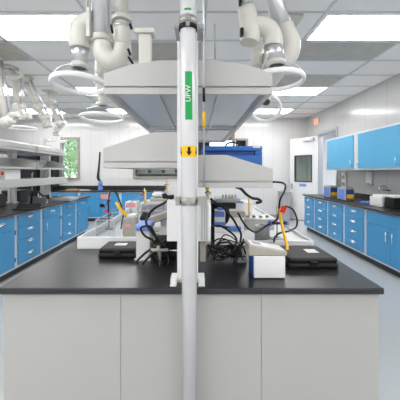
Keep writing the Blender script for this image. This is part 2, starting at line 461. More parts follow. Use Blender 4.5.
# wall cabinets right
def wall_cab(W):
    r = thing('wall_cabinet', '', 'cabinet')
    loc_build(MB().box(-W/2+.001, W/2-.001, 0, .395, 0, .72), 'carcass', 'cabinet_grey', r)
    for s in (-1, 1):
        xa, xb = (-W/2+.075, -.0008) if s < 0 else (.0008, W/2-.075)
        f = loc_build(MB().box(xa, xb, -.02, -.0005, .035, .685), 'door', 'blue_upper', r, .001)
        loc_build(vpull(.14, -.02, xb-.05 if s < 0 else xa+.05, .10) if False else vpull(.14, -.02, (-W/2+.12) if s < 0 else (W/2-.12), .10), 'handle', 'chrome', f)
    return r
XU = 3.10
WC = wall_cab(1.18)
for i, (yc, l) in enumerate(((5.74, 'sky blue wall cabinet on the right wall, nearer the open door'), (4.55, 'sky blue wall cabinet on the right wall, cut by the picture edge'), (3.36, 'sky blue wall cabinet on the right wall, nearest the viewer and out at the side'))):
    place(WC, i == 0, (XU, yc, 1.49), -PI/2, l, 'blue wall cabinets')

# ------------------------------------------------------------------ island
IX0, IX1, IY0, IY1 = -.962, .908, 1.28, 5.1
o = thing('island_bench', 'white-panelled base of the central island bench', 'bench', (-.02, 3.2, 0))
B(IX0+.04, IX1-.04, 1.325, IY1-.03, .0, .858).build('carcass', 'panel', o)
for a, b in ((-.945, -.371), (-.368, .319), (.322, .896)):
    B(a-.0008, b+.0008, 1.305, 1.3245, .0, .858).build('end_panel', 'panel', o, .002)
tag(B(IX0, IX1, IY0, IY1, .8585, .89).build('island_countertop', 'counter', None, .006, (-.02, 3.2, .86)), 'black countertop of the central island bench in the foreground', 'countertop')

AX = -.042
def canopy(name, label, ax, y0, y1, z0, half=.447):
    r = thing(name, label, 'shelf', (ax, y0, z0), 'white canopy shelves')
    h = half; L = lambda s: [(s*x, z) for x, z in ()]
    prof = [(-h+.004,.0),(-h,.004),(-h,.030),(-h+.012,.034),(-h+.012,.043),(-h,.046),(-h,.112),(-.305,.160),(-.15,.181),(.15,.181),(.305,.160),(h,.112),(h,.046),(h-.012,.043),(h-.012,.034),(h,.030),(h,.004),(h-.004,.0),
            (h-.03,0),(h-.05,.03),(-h+.05,.03),(-h+.03,0)]
    m = MB(); m.prism([(ax+u, z0+z) for u, z in prof], y0+.012, y1-.012)
    m.build('housing', 'shelf', r)
    full = prof[:18]
    for a, b in ((y0, y0+.0115), (y1-.0115, y1)):
        m = MB(); m.prism([(ax+u, z0+z) for u, z in full[5:13]], a, b); m.build('end_cap', 'shelf', r)
        e = .006 if a == y0 else 0
        B(ax-h, ax+h, a-e, b+(.006-e), z0, z0+.033).build('edge_lip', 'shelf', r, .003)
    m = MB(); m.box(ax-h+.05, ax+h-.05, y0+.03, y1-.03, z0+.022, z0+.0295)
    m.build('underside', 'shelf_under', r)
    m = MB()
    for s in (-.17, .17): m.box(ax+s-.011, ax+s+.011, y0+.03, y1-.03, z0+.006, z0+.0215)
    m.box(ax-h+.05, ax+h-.05, y0+.012, y0+.03, z0+.004, z0+.0295); m.box(ax-h+.05, ax+h-.05, y1-.03, y1-.012, z0+.004, z0+.0295)
    m.build('rib', 'shelf_under', r)
    return r
def side_shelf(name, label, ax, y0, y1, z0, s, inner=.054, half=.447, top=.19, slope=.103, inr=.20):
    """open shelf on one side of the posts: deck between two sloping end plates"""
    r = thing(name, label, 'shelf', (ax+s*.25, y0, z0), 'white side shelves')
    prof = [(inner,.0),(half-.004,.0),(half,.004),(half,.026),(half-.004,.028),(half-.004,.034),(half,.036),(half,slope),(inr,top),(inner,top)]
    pr = [(ax+s*u, z0+z) for u, z in prof]
    for a, b in ((y0, y0+.02), (y1-.02, y1)):
        m = MB(); m.prism([(ax+s*inner, z0+.036)]+pr[6:], a, b); m.build('end_plate', 'shelf', r)
        e = .006 if a == y0 else 0; xa, xb = sorted((ax+s*inner, ax+s*half))
        B(xa, xb, a-e, b+(.006-e), z0, z0+.026).build('edge_lip', 'shelf', r, .003)
        B(xa, xb, a+.008, b-.008, z0+.0262, z0+.0358).build('groove', 'shelf', r)
    xa, xb = sorted((ax+s*inner, ax+s*half))
    B(xa, xb, y0+.0205, y1-.0205, z0, z0+.034).build('deck', 'shelf', r)
    xa, xb = sorted((ax+s*(inner), ax+s*(inner+.012)))
    B(xa, xb, y0+.0205, y1-.0205, z0+.0345, z0+top).build('back_rail', 'shelf', r)
    return r
def post(label, ax, y, z0, z1, foot=True, hw=.053):
    r = thing('shelf_post', label, 'post', (ax, y, z0), 'white shelf posts')
    m = MB()
    m.box(ax-hw, ax-.020, y, y+.055, z0, z1); m.box(ax+.020, ax+hw, y, y+.055, z0, z1); m.box(ax-.020, ax+.020, y+.02, y+.05, z0, z1)
    m.build('upright', 'white', r, .002)
    if foot:
        for s in (-1, 1):
            xa, xb = sorted((ax+s*(hw+.0005), ax+s*(hw+.032)))
            m = MB(); m.box(xa, xb, y-.048, y+.055, z0, z0+.010); m.box(xa, xb, y-.03, y+.055, z0+.010, z0+.03)
            m.build('foot', 'white', r, .002)
    return r
CT = .8902
post('white shelf post at the front end of the island, behind the striped-sticker pipe', AX, 1.345, CT, 2.20)
post('white shelf post on the island, second from the front', AX, 2.56, CT, 1.85)
post('white shelf post on the island, farthest back', AX, 3.72, CT, 1.85)
canopy('canopy_shelf', 'white canopy with sloping top over the island, nearest the viewer', AX, 1.41, 2.55, 1.8605)
canopy('canopy_shelf', 'white canopy over the island, behind the nearest one', AX, 2.63, 3.70, 1.8605)
side_shelf('side_shelf', 'white sloping-ended shelf on the left of the pipe, below the canopy', AX, 1.402, 2.55, 1.471, -1, top=.188, slope=.103, inr=.19)
side_shelf('side_shelf', 'white sloping-ended shelf on the right of the pipe, lower than the left one', AX, 1.402, 2.55, 1.368, 1, top=.172, slope=.098, inr=.205)

# service pipe with sticker, label and clamps
o = thing('service_pipe', 'tall white pipe from floor to ceiling in front of the island, with green label', 'pipe', (-.029, 1.235, 0))
pb, pt = Vector((-.0262, 1.236, 0)), Vector((-.0415, 1.205, ZC))
def pp(z): return pb.lerp(pt, z/ZC)
MB().cyl(pb, pt, .0325, 32, .0402).build('pipe', 'pipe', o)
def pr(z): return .0325+(.0402-.0325)*z/ZC
m = MB()
def arcband(mb, z0, z1, r, a0, a1, seg=16):
    r = pr(z0)+(r-.0345)
    for i in range(seg):
        t0 = a0+(a1-a0)*i/seg; t1 = a0+(a1-a0)*(i+1)/seg
        c0, c1 = pp(z0), pp(z1)
        f = lambda c, t, rr: mb.bm.verts.new((c.x+rr*math.sin(t), c.y-rr*math.cos(t), c.z))
        fc = mb.bm.faces.new([f(c0,t0,r), f(c0,t1,r), f(c1,t1,r), f(c1,t0,r)]); fc.smooth = True
    bmesh.ops.remove_doubles(mb.bm, verts=mb.bm.verts, dist=1e-6)
def zpix(y): return EYE-(y-CY)*1.19/F
arcband(m, zpix(120), zpix(72), .0351, -.38, .52); lb = m.build('content_label', 'green', o)
c = pp(zpix(94)); off = total(o)
text('lettering', 'UPW', .033, 'white', lb, Matrix.Translation(Vector((c.x+.001, c.y-pr(c.z)-.0009, c.z))) @ Matrix.Rotation(PI/2, 4, 'X') @ Matrix.Rotation(PI/2, 4, 'Z'), .0004)
lt = [ch for ch in lb.children][0]; lt.location = -off
m = MB(); arcband(m, zpix(11.5), zpix(9.5), .0351, -.4, .4); m.build('content_label', 'green', o)
m = MB(); arcband(m, zpix(157), zpix(146), .0352, -1.5, 1.5, 24); st = m.build('flow_sticker', 'yellow', o)
for ang, nm in ((0.08, 'arrow'), (-1.2, 'arrow'), (1.25, 'arrow')):
    m = MB(); z0, z1 = zpix(156), zpix(147); cz = (z0+z1)/2; c = pp(cz)
    pts = [(-.006, z1), (.006, z1), (.006, cz), (.013, cz), (0, z0), (-.013, cz), (-.006, cz)]
    vs = []
    for u, z in pts:
        q = pr(z)+.0012; a = ang+u/q; vs.append(m.bm.verts.new((c.x+q*math.sin(a), c.y-q*math.cos(a), z)))
    m.bm.faces.new(vs); m.build(nm, 'black', st)
def clamp(z, h, mats, wing):
    c = pp(z); m = MB(); n = 28
    k = pr(z+h)
    m.lathe([(k+.0004, -h/2), (k+.004, -h/2), (k+.004, h/2), (k+.0004, h/2)], (c.x, c.y, c.z), 32, closed=True)
    q = m.build('pipe_clamp', mats, o)
    for s in wing:
        m = MB(); xa, xb = sorted((c.x+s*(k+.0045), c.x+s*(.060 if s < 0 else (.072 if z > 1.6 else .085))))
        m.box(xa, xb, c.y-.024, c.y-.012, z-h*.55, z+h*.55); m.box(xa, xb, c.y-.012, c.y+.10, z-h*.3, z+h*.3)
        m.build('bracket', 'mid_grey' if z > 1.6 else 'clamp_steel', q)
    m = MB(); m.box(c.x-.008, c.x+.008, c.y-k-.012, c.y-k-.0042, z-h*.45, z+h*.45); m.build('clamp_bolt', 'clamp_steel', q)
clamp(zpix(19.5), .034, 'clamp_steel', ()); clamp(zpix(26), .020, 'black', (-1, 1)); clamp(zpix(201.5), .036, 'clamp_steel', (-1, 1))

# thin conduit rod beside the pipe with its yellow tag
o = thing('thin_conduit', 'thin pale rod hanging beside the white pipe with a yellow tag', 'rod', at(204, 186, 1.33))
MB().cyl(at(204, 186, 1.33), at(203, -168, 1.33), .0045, 10).build('rod', 'alu', o)
MB().cyl(at(203.9, 128, 1.33), at(203.8, 112, 1.33), .0075, 12).build('yellow_tag', 'yellow', o)
MB().cyl(at(203.9, 102, 1.33), at(203.8, 88, 1.33), .0070, 12).build('black_clip', 'black', o)
tag(MB().cyl(at(215, 59.2, 1.5), at(215, 24, 1.5), .004, 8).build('thin_rod', 'beige'), 'short thin rod standing on top of the nearest white canopy', 'rod')
o = thing('capped_stub', 'short white post with flat cap on top of the nearest canopy', 'post', at(145.5, 61, 1.62))
q = at(145.5, 61, 1.62); zt = at(0, 36, 1.62).z
B(q.x-.036, q.x+.036, q.y-.03, q.y+.03, 2.027, zt).build('post', 'cream', o, .004); B(q.x-.058, q.x+.058, q.y-.045, q.y+.045, zt+.0005, zt+.028).build('cap', 'cream', o, .004)

# junction box on the front post
o = thing('junction_box', 'white box fixed to the island front post, behind the steel pipe clamp', 'box', (-.04, 1.41, 1.08))
B(-.154, .072, 1.4015, 1.52, 1.084, 1.301).build('body', 'white', o, .004)
for x in (.030, .045, .056): B(x, x+.003, 1.398, 1.401, 1.09, 1.295).build('edge_strip', 'mid_grey', o)
m = MB()
for k in range(8): m.box(.022, .052, 1.42, 1.45, .972+.014*k, .982+.014*k)
m.box(.028, .046, 1.425, 1.445, .972, 1.0835)
m.build('cable_gland', 'beige', o)
o = thing('camera_clamp', 'black handle of a clamp at the left of the white junction box', 'clamp', at(167, 197, 1.45))
p = at(162.5, 196.5, 1.45); q = at(174, 196.5, 1.45)
MB().tube([p, at(165, 196, 1.45), at(168, 197, 1.45), q], [.013, .015, .010, .011], 12).build('grip', 'black', o)
MB().cyl(at(171.5, 197, 1.45), at(171.5, 200.3, 1.45), .008, 10).build('stem', 'black', o)

# blue case on the right side shelf
z0 = 1.368+.0345
o = thing('blue_case', 'blue plastic case with dark slot lying on the right side shelf', 'case', (.2, 1.7, z0))
xa, xb = at(202, 0, 1.62).x, at(262.5, 0, 1.62).x; zt = at(0, 146, 1.62).z
m = MB(); m.box(xa, xb, 1.62, 1.95, z0, zt-.055); m.box(xa, xb-.0, 1.62, 1.95, zt-.030, zt); m.box(xa, xb-.045, 1.64, 1.95, zt-.055, zt-.030); m.box(xb-.045, xb, 1.62, 1.95, zt-.055, zt-.030)
m.build('shell', 'case_blue', o, .006)
B(xa+.03, xb-.05, 1.634, 1.6398, zt-.053, zt-.032).build('slot', 'navy', o)
B(xb-.06, xb-.015, 1.615, 1.6195, zt-.012, zt+.004).build('latch', 'alu', o)
MB().tube([(xb-.22, 1.7, zt-.001), (xb-.205, 1.7, zt+.022), (xb-.17, 1.7, zt+.032), (xb-.135, 1.7, zt+.020), (xb-.115, 1.7, zt-.001)], .005, 10).build('bail_handle', 'black', o)

# ------------------------------------------------------------------ extraction arms
def hood(r, c, R, tilt_x=0, tilt_y=0, h=.11, collar=.055, rim=.0125):
    rot = Matrix.Rotation(tilt_x, 3, 'X') @ Matrix.Rotation(tilt_y, 3, 'Y')
    m = MB(); pr = []
    for i in range(9):
        a = i/8*PI/2; pr.append((collar+(R-collar)*math.cos(a)**1.15, h*math.sin(a)**1.1))
    m.lathe(pr, c, 40, rot); d = m.build('hood_dome', 'plastic_clear', r)
    m = MB(); pr = [(R+rim*math.cos(t), rim*1.4*math.sin(t)-.004) for t in [2*PI*k/12 for k in range(12)]]
    m.lathe(pr, c, 48, rot, closed=True); m.build('hood_rim', 'rim_white', d)
    m = MB(); m.lathe([(collar-.004, h-.004), (collar+.006, h-.004), (collar+.006, h+.03), (collar-.004, h+.03)], c, 24, rot, closed=True); m.build('collar', 'cream', r)
    m = MB(); m.solid([(collar-.0045, h+.008), (collar-.0045, h+.012)], c, 24, rot); m.build('damper', 'dark_grey', r)
    return Vector(c)+rot @ Vector((0,0,h+.03))
def plate(r, x, y):
    m = MB(); m.box(x-.11, x+.11, y-.11, y+.11, ZC-.04, ZC-.0125); m.build('ceiling_plate', 'cream', r, .005)

# right near arm
d = 1.75
o = thing('extraction_arm', 'white jointed extraction arm with clear hood, right of the nearest canopy', 'extraction arm', (at(240,0,d).x, d, ZC-.02), 'extraction arms over the island')
plate(o, at(236,0,d).x, d)
top = hood(o, at(276.5, 80, d), .168, -.05, .02, .095, .052)
MB().cyl(top, at(273, 45, d), .056, 24).build('tube', 'alu', o)
MB().tube([at(273, 47, d), at(273, 38, d), at(269, 30, d), at(261, 26, d), at(252, 26, d)], .060, 20).build('elbow', 'cream', o)
MB().tube([at(249, 43, d), at(250, 30, d), at(246.5, 8, d)], [.060, .066, .056], 20).build('joint', 'cream', o)
MB().cyl(at(246.5, 8, d), at(238, -84, d), .045, 20).build('tube', 'alu', o)
B(at(238.5,0,d).x, at(241.5,0,d).x, d-.08, d-.05, at(0,41,d).z, at(0,34,d).z).build('lock_knob', 'black', o)
B(at(237.5,0,d).x, at(240,0,d).x, d-.08, d-.04, at(0,10,d).z, at(0,4,d).z).build('lock_knob', 'black', o)
e = 1.95
MB().cyl(at(254, -60, e), at(288, 42, e), .060, 20).build('tube', 'alu', o)
MB().tube([at(283, 26, e), at(289, 44, e), at(287, 56, e), at(278, 63, e), at(262, 62, e)], [.068, .080, .078, .066, .06], 20).build('joint', 'cream', o)
plate(o, at(254,0,e).x+.0, e+.2)
MB().cyl(at(254, -60, e), (at(254,0,e).x, e+.2, ZC-.04), .05, 16).build('elbow', 'cream', o)
MB().cyl(at(257, 46, e), at(257, 66.0, e), .045, 20).build('collar', 'cream', o)
# left near arm
o = thing('extraction_arm', 'white jointed extraction arm with clear hood, left of the nearest canopy', 'extraction arm', (at(101,0,d).x, d, ZC-.02), 'extraction arms over the island')
plate(o, at(101,0,d).x, d)
top = hood(o, at(79.5, 83.5, d), .168, -.05, 0, .10, .050)
MB().cyl(top, at(80.5, 44, d), .050, 24).build('tube', 'alu', o)
MB().tube([at(80.5, 49, d), at(80, 38, d), at(82, 28, d), at(92, 22, d)], [.062, .068, .070, .064], 20).build('elbow', 'cream', o)
B(at(90.5,0,d).x, at(94,0,d).x, d-.075, d+.075, at(0,42,d).z, at(0,14,d).z).build('flange', 'cream', o, .004)
MB().cyl(at(101, 40, d), at(101, -84, d), .060, 24).build('tube', 'alu', o)
MB().cyl(at(102, 43, d), at(102, 37, d), .068, 24).build('flange', 'cream', o)
MB().tube([at(103, 43, d), at(104, 54, d), at(112, 61, d), at(121, 57, d), at(123, 46, d)], [.06, .068, .072, .064, .055], 20).build('joint', 'cream', o)
MB().cyl(at(123, 48, d), at(122, 24, d), .054, 24).build('tube', 'cream', o)
MB().cyl(at(122, 29, d), at(122, 26.5, d), .057, 24).build('band', 'alu', o)
MB().cyl(at(122, 22, d), at(122, 18, d), .064, 24).build('flange', 'cream', o)
MB().cyl(at(122, 18, d), at(116, -84, d), .045, 20).build('tube', 'cream', o)
for a, b in (((111,25),(112.5,33)), ((130,24),(131.5,29)), ((128,49),(130.5,55)), ((128.5,57),(133,64))): MB().cyl(at(*a, d-.07), at(*b, d-.07), .008, 8).build('lock_knob', 'black', o)
MB().cyl(at(83, -84, d), at(87.5, 16, d), .009, 8).build('stay', 'cream', o)
# far pair
d2 = 2.95
o = thing('extraction_arm', 'clear extraction hood hanging left of the canopies, beyond the nearest left one', 'extraction arm', (at(100,0,d2).x, d2, ZC-.02), 'extraction arms over the island')
plate(o, at(100,0,d2).x, d2)
top = hood(o, at(102, 117.5, d2), .225, -.02, 0, .13, .06)
MB().tube([top, at(101, 92, d2), at(99, 80, d2), at(99.5, 60, d2), at(100, 20, d2), at(100, 18.8, d2)], .045, 18).build('tube', 'cream', o)
MB().ball(at(99, 80, d2), .07).build('joint', 'cream', o)
o = thing('extraction_arm', 'clear extraction hood tilted towards the viewer, right of the canopies, beyond the nearest right one', 'extraction arm', (at(270,0,d2).x, d2, ZC-.02), 'extraction arms over the island')
plate(o, at(290,0,d2).x, d2)
top = hood(o, at(265, 108, d2), .165, -.75, .25, .12, .05, .017)
MB().tube([top, top+Vector((.02,.10,.12)), at(283, 70, d2), at(290, 40, d2), at(290, 18.8, d2)], .042, 18).build('tube', 'cream', o)
MB().ball(top+Vector((.02,.10,.12)), .07).build('joint', 'cream', o)

# ------------------------------------------------------------------ cable helper
def cable(name, label, cat, pts, r, m='black_rubber', group=None):
    o = MB().tube(pts, r, 8, n=7).build(name, m, None, 0, tuple(pts[0]))
    return tag(o, label, cat, group)

# ------------------------------------------------------------------ island, left tray side
def tray(label, x0, x1, y0, y1, h, t=.014):
    r = MB(); z = CT
    r.box(x0, x1, y0, y1, z, z+.012)
    r.box(x0, x1, y0, y0+t, z+.012, z+h); r.box(x0, x1, y1-t, y1, z+.012, z+h); r.box(x0, x0+t, y0+t, y1-t, z+.012, z+h); r.box(x1-t, x1, y0+t, y1-t, z+.012, z+h)
    o = r.build('spill_tray', 'tray_white', None, .003, ((x0+x1)/2, (y0+y1)/2, z)); return tag(o, label, 'tray')
tray('long white spill tray on the left half of the island top', -.865, -.125, 1.935, 4.6, .087)
tray('long low white spill tray on the right half of the island top', .045, .895, 2.02, 4.6, .038)
TZ = CT+.0125
# black case, left
def hard_case(label, x0, x1, y0, y1, h, lx):
    r = thing('hard_case', label, 'case', ((x0+x1)/2, (y0+y1)/2, CT), 'black hard cases')
    B(x0, x1, y0, y1, CT, CT+h*.52).build('base_shell', 'black', r, .012); B(x0+.004, x1-.004, y0+.004, y1-.004, CT+h*.55, CT+h).build('lid', 'black', r, .013)
    B(x0+.01, x1-.01, y0+.01, y1-.01, CT+h*.5, CT+h*.57).build('seam', 'black_rubber', r)
    B(lx[0], lx[1], y0+(y1-y0)*.40, y0+(y1-y0)*.68, CT+h+.0002, CT+h+.0015).build('label_plate', 'white', r)
    cx = (x0+x1)/2
    B(cx-.022, cx+.022, y0-.010, y0-.0005, CT+h*.30, CT+h*.74).build('latch', 'black', r, .003)
    return r
hard_case('black hard plastic case on the left of the island top, before the white tray', -.637, -.385, 1.72, 1.925, .062, (-.555, -.475))
hard_case('black hard plastic case on the right of the island top, beside the yellow hose', .53, .825, 1.53, 1.80, .062, (.69, .76))
# acrylic tank
r = thing('acrylic_tank', 'clear acrylic tank standing in the left white tray', 'tank', (-.68, 2.25, TZ))
x0, x1, y0, y1, zt, tk = -.775, -.635, 2.06, 2.46, 1.075, .006
for a in ((x0,x1,y0,y0+tk,TZ+tk,zt), (x0,x1,y1-tk,y1,TZ+tk,zt), (x0,x0+tk,y0+tk,y1-tk,TZ+tk,zt), (x1-tk,x1,y0+tk,y1-tk,TZ+tk,zt)):
    B(*a).build('side', 'plastic_clear', r)
B(x0,x1,y0,y1,TZ,TZ+tk).build('bottom', 'plastic_clear', r)
TANKA = (x0, x1, y0, y1, zt, r)
r = thing('acrylic_tank', 'low clear acrylic tank behind the beige pump in the left white tray', 'tank', (-.45, 2.9, TZ))
x0, x1, y0, y1, zt = -.60, -.25, 2.75, 3.3, 1.05
for a in ((x0,x1,y0,y0+tk,TZ+tk,zt), (x0,x1,y1-tk,y1,TZ+tk,zt), (x0,x0+tk,y0+tk,y1-tk,TZ+tk,zt), (x1-tk,x1,y0+tk,y1-tk,TZ+tk,zt)):
    B(*a).build('side', 'plastic_clear', r)
B(x0,x1,y0,y1,TZ,TZ+tk).build('bottom', 'plastic_clear', r)
def tank_edges(x0, x1, y0, y1, zt, r):
    t = .0035
    for x in (x0, x1):
        for y in (y0, y1): B(x-t, x+t, y-t, y+t, TZ+.006, zt).build('corner_edge', 'tank_edge', r)
    m = MB()
    m.box(x0-t, x1+t, y0-t, y0+t, zt+.0002, zt+.006); m.box(x0-t, x1+t, y1-t, y1+t, zt+.0002, zt+.006); m.box(x0-t, x0+t, y0+t, y1-t, zt+.0002, zt+.006); m.box(x1-t, x1+t, y0+t, y1-t, zt+.0002, zt+.006)
    m.build('top_rim', 'tank_edge', r)
# ring stands
tank_edges(*TANKA); tank_edges(x0, x1, y0, y1, zt, r)
def ring_stand(label, p_top, base_z, y, rod='steel'):
    x = p_top.x
    r = thing('rod_stand', label, 'stand', (x, y, base_z), 'laboratory rod stands')
    B(x-.045, x+.045, y-.04, y+.06, base_z, base_z+.014).build('base', 'mid_grey', r, .003)
    MB().cyl((x, y, base_z+.014), (x, y, p_top.z), .0065, 12).build('rod', rod, r)
    return r
yS = 2.55
s1 = ring_stand('rod stand with red and blue clamp beside the acrylic tank', at(109, 192, yS), TZ, yS)
def clampset(r, c, cols, ln=.045):
    for i, m in enumerate(cols):
        MB().cyl((c.x-.004, c.y-.03, c.z-i*.035), (c.x+ln*(1 if i % 2 else -1)*.8, c.y-.03, c.z-i*.035-.005), .011, 10).build('clamp', m, r)
    MB().cyl((c.x, c.y-.04, c.z+.02), (c.x, c.y+.012, c.z+.02), .012, 10).build('boss', 'dark_grey', r)
clampset(s1, at(109, 203, yS), ['clamp_blue', 'clamp_blue', 'red', 'red'])
MB().cyl(at(107.5, 200, yS-.02), at(107.8, 208, yS-.02), .012, 10).build('vertical_grip', 'clamp_blue', s1)
yS2 = 3.7
s2 = ring_stand('rod stand with pink clamp far back in the left white tray', at(144.5, 188, yS2), TZ, yS2)
clampset(s2, at(144.5, 194, yS2), ['red', 'clamp_blue'])
tag(MB().cyl((at(147.5,0,yS2).x, yS2-.15, TZ), (at(147.5,0,yS2).x, yS2-.15, at(0,189,yS2).z), .012, 12).build('yellow_tube', 'yellow'), 'upright yellow tube at the far end of the left white tray', 'tube')
# beige pump with white cap
r = thing('pump', 'small beige pump with white cap in the left white tray', 'pump', (at(128,0,2.2).x, 2.2, TZ))
xa, xb = at(122.5,0,2.2).x, at(135.5,0,2.2).x
B(xa, xb, 2.2, 2.34, TZ, at(0,219,2.2).z).build('body', 'beige', r, .006)
B(xa+.035, xb-.002, 2.215, 2.325, at(0,219,2.2).z+.0003, at(0,215.5,2.2).z).build('cap', 'white', r, .006)
B(xa+.02, xb-.04, 2.196, 2.1997, at(0,227,2.2).z, at(0,224,2.2).z).build('label_plate', 'pale_red', r)
cable('yellow_hose', 'yellow hose running down to the small beige pump', 'hose', [at(116.5,203,2.32), at(119,207,2.29), at(124,213,2.27), at(128,215.2,2.27)], .014, 'yellow')
cable('black_cable', 'black cable arching beside the rod stand in the left tray', 'cable', [at(109,222,2.5), at(108.5,205,2.48), at(109.5,194,2.46), at(112,190,2.45), at(116,193,2.44), at(120,202,2.42), at(123,213,2.40), at(122,222,2.40), at(121,229,2.40)], .007)
cable('grey_tube', 'thin grey tube from the red clamp to the far tray', 'tube', [at(111,211,2.5), at(119,208,2.6), at(127,206,2.8), at(131,202,3.0), at(143,196,3.5)], .005, 'mid_grey')
# labelled white carton in the tray
r = thing('reagent_carton', 'white carton with pale red label in the middle of the left tray', 'carton', (at(131,0,3.5).x, 3.5, TZ))
xa, xb = at(125,0,3.5).x, at(137,0,3.5).x
B(xa, xb, 3.5, 3.68, TZ, at(0,202,3.5).z).build('body', 'white', r, .004); B(xa+.01, xb-.02, 3.495, 3.4997, at(0,207.5,3.5).z, at(0,202.8,3.5).z).build('label_plate', 'pale_red', r)
r = thing('white_bottle', 'white bottle lying at the far end of the left tray', 'bottle', (at(158,0,4.1).x, 4.1, TZ+.05))
MB().cyl(at(154, 194.5, 4.1), at(163, 194.5, 4.1), .045, 18).build('body', 'white', r); MB().cyl(at(152.3, 194.5, 4.1), at(153.9, 194.5, 4.1), .02, 12).build('cap', 'white', r)
xa, xb = at(150,0,4.0).x, at(170,0,4.0).x
tag(B(xa, xb, 4.0, 4.3, TZ, at(0,197.6,4.1).z).build('equipment_box', 'beige', None, .006), 'beige equipment box under the lying white bottle at the far tray end', 'box')
tag(B(xa+.0, xb-.01, 3.36, 3.7, TZ, at(0,206,3.2).z).build('equipment_box', 'mid_grey', None, .006), 'grey low equipment box behind the black-knobbed arm in the left tray', 'box')
# white stand with blue pad
r = thing('pad_stand', 'pale upright stand with a blue pad on top, beside the left black case', 'stand', (at(143,0,1.69).x, 1.69, CT))
xa, xb = at(136,0,1.69).x, at(150,0,1.69).x; zt = at(0,231,1.69).z
B(xa, xb, 1.69, 1.85, CT, zt).build('body', 'white', r, .006)
B(xa-.006, xb+.006, 1.675, 1.86, zt+.0003, at(0,225,1.69).z).build('blue_pad', 'pad_blue', r, .012)
B(xa-.008, xb+.004, 1.68, 1.6895, CT, CT+.012).build('lip', 'white', r)
# stirrer with beige arm
r = thing('overhead_stirrer', 'white device with beige arm and black knob left of the junction box', 'stirrer', (at(160,0,2.05).x, 2.05, TZ))
dd = 2.05
B(at(150,0,dd).x, at(172,0,dd).x, dd, dd+.22, TZ, at(0,227,dd).z).build('body', 'white', r, .006)
B(at(160,0,dd).x, at(172,0,dd).x, dd+.02, dd+.2, at(0,227,dd).z+.0003, at(0,216,dd).z).build('tower', 'white', r, .006)
m = MB(); p, q = at(148.5, 221, dd-.04), at(170, 214, dd-.04); v = (q-p)
m.box(p.x, p.x+v.length, p.y-.03, p.y+.05, p.z-.026, p.z+.026, Matrix.Rotation(-math.atan2(v.z, v.x), 3, 'Y'), tuple(p)); m.build('arm', 'beige', r, .008)
MB().tube([at(149, 219, dd-.04), at(145.5, 217.5, dd-.04), at(141.5, 215.5, dd-.04)], [.026, .042, .030], 14).build('knob', 'black', r)
for k in range(3): B(at(150.3,0,dd).x, at(159,0,dd).x, dd-.004, dd-.0003, at(0,238-3.2*k,dd).z, at(0,237-3.2*k,dd).z).build('vent_slot', 'mid_grey', r)
# cables around the left of the junction box
Dc = 1.6
cable('black_cable', 'thick black cable arching down over the beige arm', 'cable', [at(171,198,1.46), at(164,203,1.55), at(155,208,1.62), at(149,214,1.66), at(146,222,1.62), at(150,230,1.60), at(158,240,1.60), at(165,247,1.62), at(170,252,1.66), at(172,256,1.70)], .0075)
cable('black_cable', 'black cable looping round the blue pad to the counter', 'cable', [at(160,248,1.68), at(152,240,1.64), at(145,236,1.62), at(141,230,1.61), at(142,227,1.61), at(147,226,1.61), at(151,227.5,1.62), at(156,236,1.62), at(162,244,1.62)], .0065)
cable('black_cable', 'black cable dropping from the device cluster to the foot of the pale stand', 'cable', [at(166,240,1.62), at(157,245,1.62), at(148,251,1.62), at(141,257,1.63), at(137,262,1.63), at(141,265.2,1.62), at(146,260,1.60), at(152,254,1.60), at(161,248,1.60)], .007)
cable('black_cable', 'thin black cable ring lying left of the white pipe on the counter', 'cable', [at(152,252,1.62), at(158,259,1.60), at(163,264,1.585), at(168,263,1.60), at(168,256,1.62), at(163,250,1.62)], .005)
r = thing('cable_connector', 'beige three-way cable connector on the counter, left of the pipe', 'connector', at(158,252,1.60))
MB().cyl(at(151,250,1.6), at(168,250,1.6), .010, 10).build('bar', 'beige', r); MB().cyl(at(158,246,1.6), at(160,257,1.6), .011, 10).build('branch', 'beige', r); MB().ball(at(158.5,250,1.6), .018).build('hub', 'beige', r)
MB().cyl(at(168,250.5,1.6), at(178,250.5,1.52), .004, 8).build('pin', 'alu', r)
MB().cyl(at(160,257,1.6), (at(160,257,1.6).x, 1.6, CT), .006, 8).build('stem', 'beige', r)
r = thing('power_strip', 'black power unit on the counter behind the left cable loops', 'power unit', (at(164,0,1.72).x, 1.72, CT))
B(at(154,0,1.72).x, at(176,0,1.72).x, 1.72, 1.86, CT, at(0,240,1.72).z).build('body', 'black', r, .006); B(at(156,0,1.72).x, at(166,0,1.72).x, 1.715, 1.7197, at(0,246,1.72).z, at(0,243,1.72).z).build('socket_row', 'dark_grey', r)

# ------------------------------------------------------------------ island, right side
# white box with blue flank, beige meter on top
r = thing('power_supply', 'small white box with blue back on the front right of the island top', 'box', (at(268,0,1.39).x, 1.39, CT))
xa, xb = at(254,0,1.39).x, at(285.5,0,1.39).x; zt = at(0,256.5,1.39).z
B(xa, xb, 1.39, 1.50, CT+.004, zt).build('body', 'white', r, .005)
B(xa-.006, xa-.0003, 1.394, 1.50, CT+.006, zt-.003).build('blue_side', 'navy', r, .002); B(xa, xb-.01, 1.5003, 1.53, CT+.004, zt-.003).build('back_half', 'navy', r, .004)
m = MB()
for x in (xa+.01, xb-.02):
    for y in (1.40, 1.50): m.box(x, x+.012, y, y+.012, CT, CT+.0038)
m.build('foot', 'black_rubber', r)
r = thing('bench_meter', 'beige wedge-shaped bench meter lying on top of the small white box', 'meter', (at(266,0,1.43).x, 1.43, zt))
xa, xb = at(248.5,0,1.40).x, at(286.5,0,1.40).x; zl = at(0,244.5,1.40).z; zr = at(0,251.5,1.40).z
m = MB(); m.prism([(xa, zt+.0005), (xb, zt+.0005), (xb+.004, zr), (xa, zl)], 1.392, 1.51); m.build('body', 'beige', r, .006)
v = Vector((xb-xa, 0, zr-zl)).normalized()
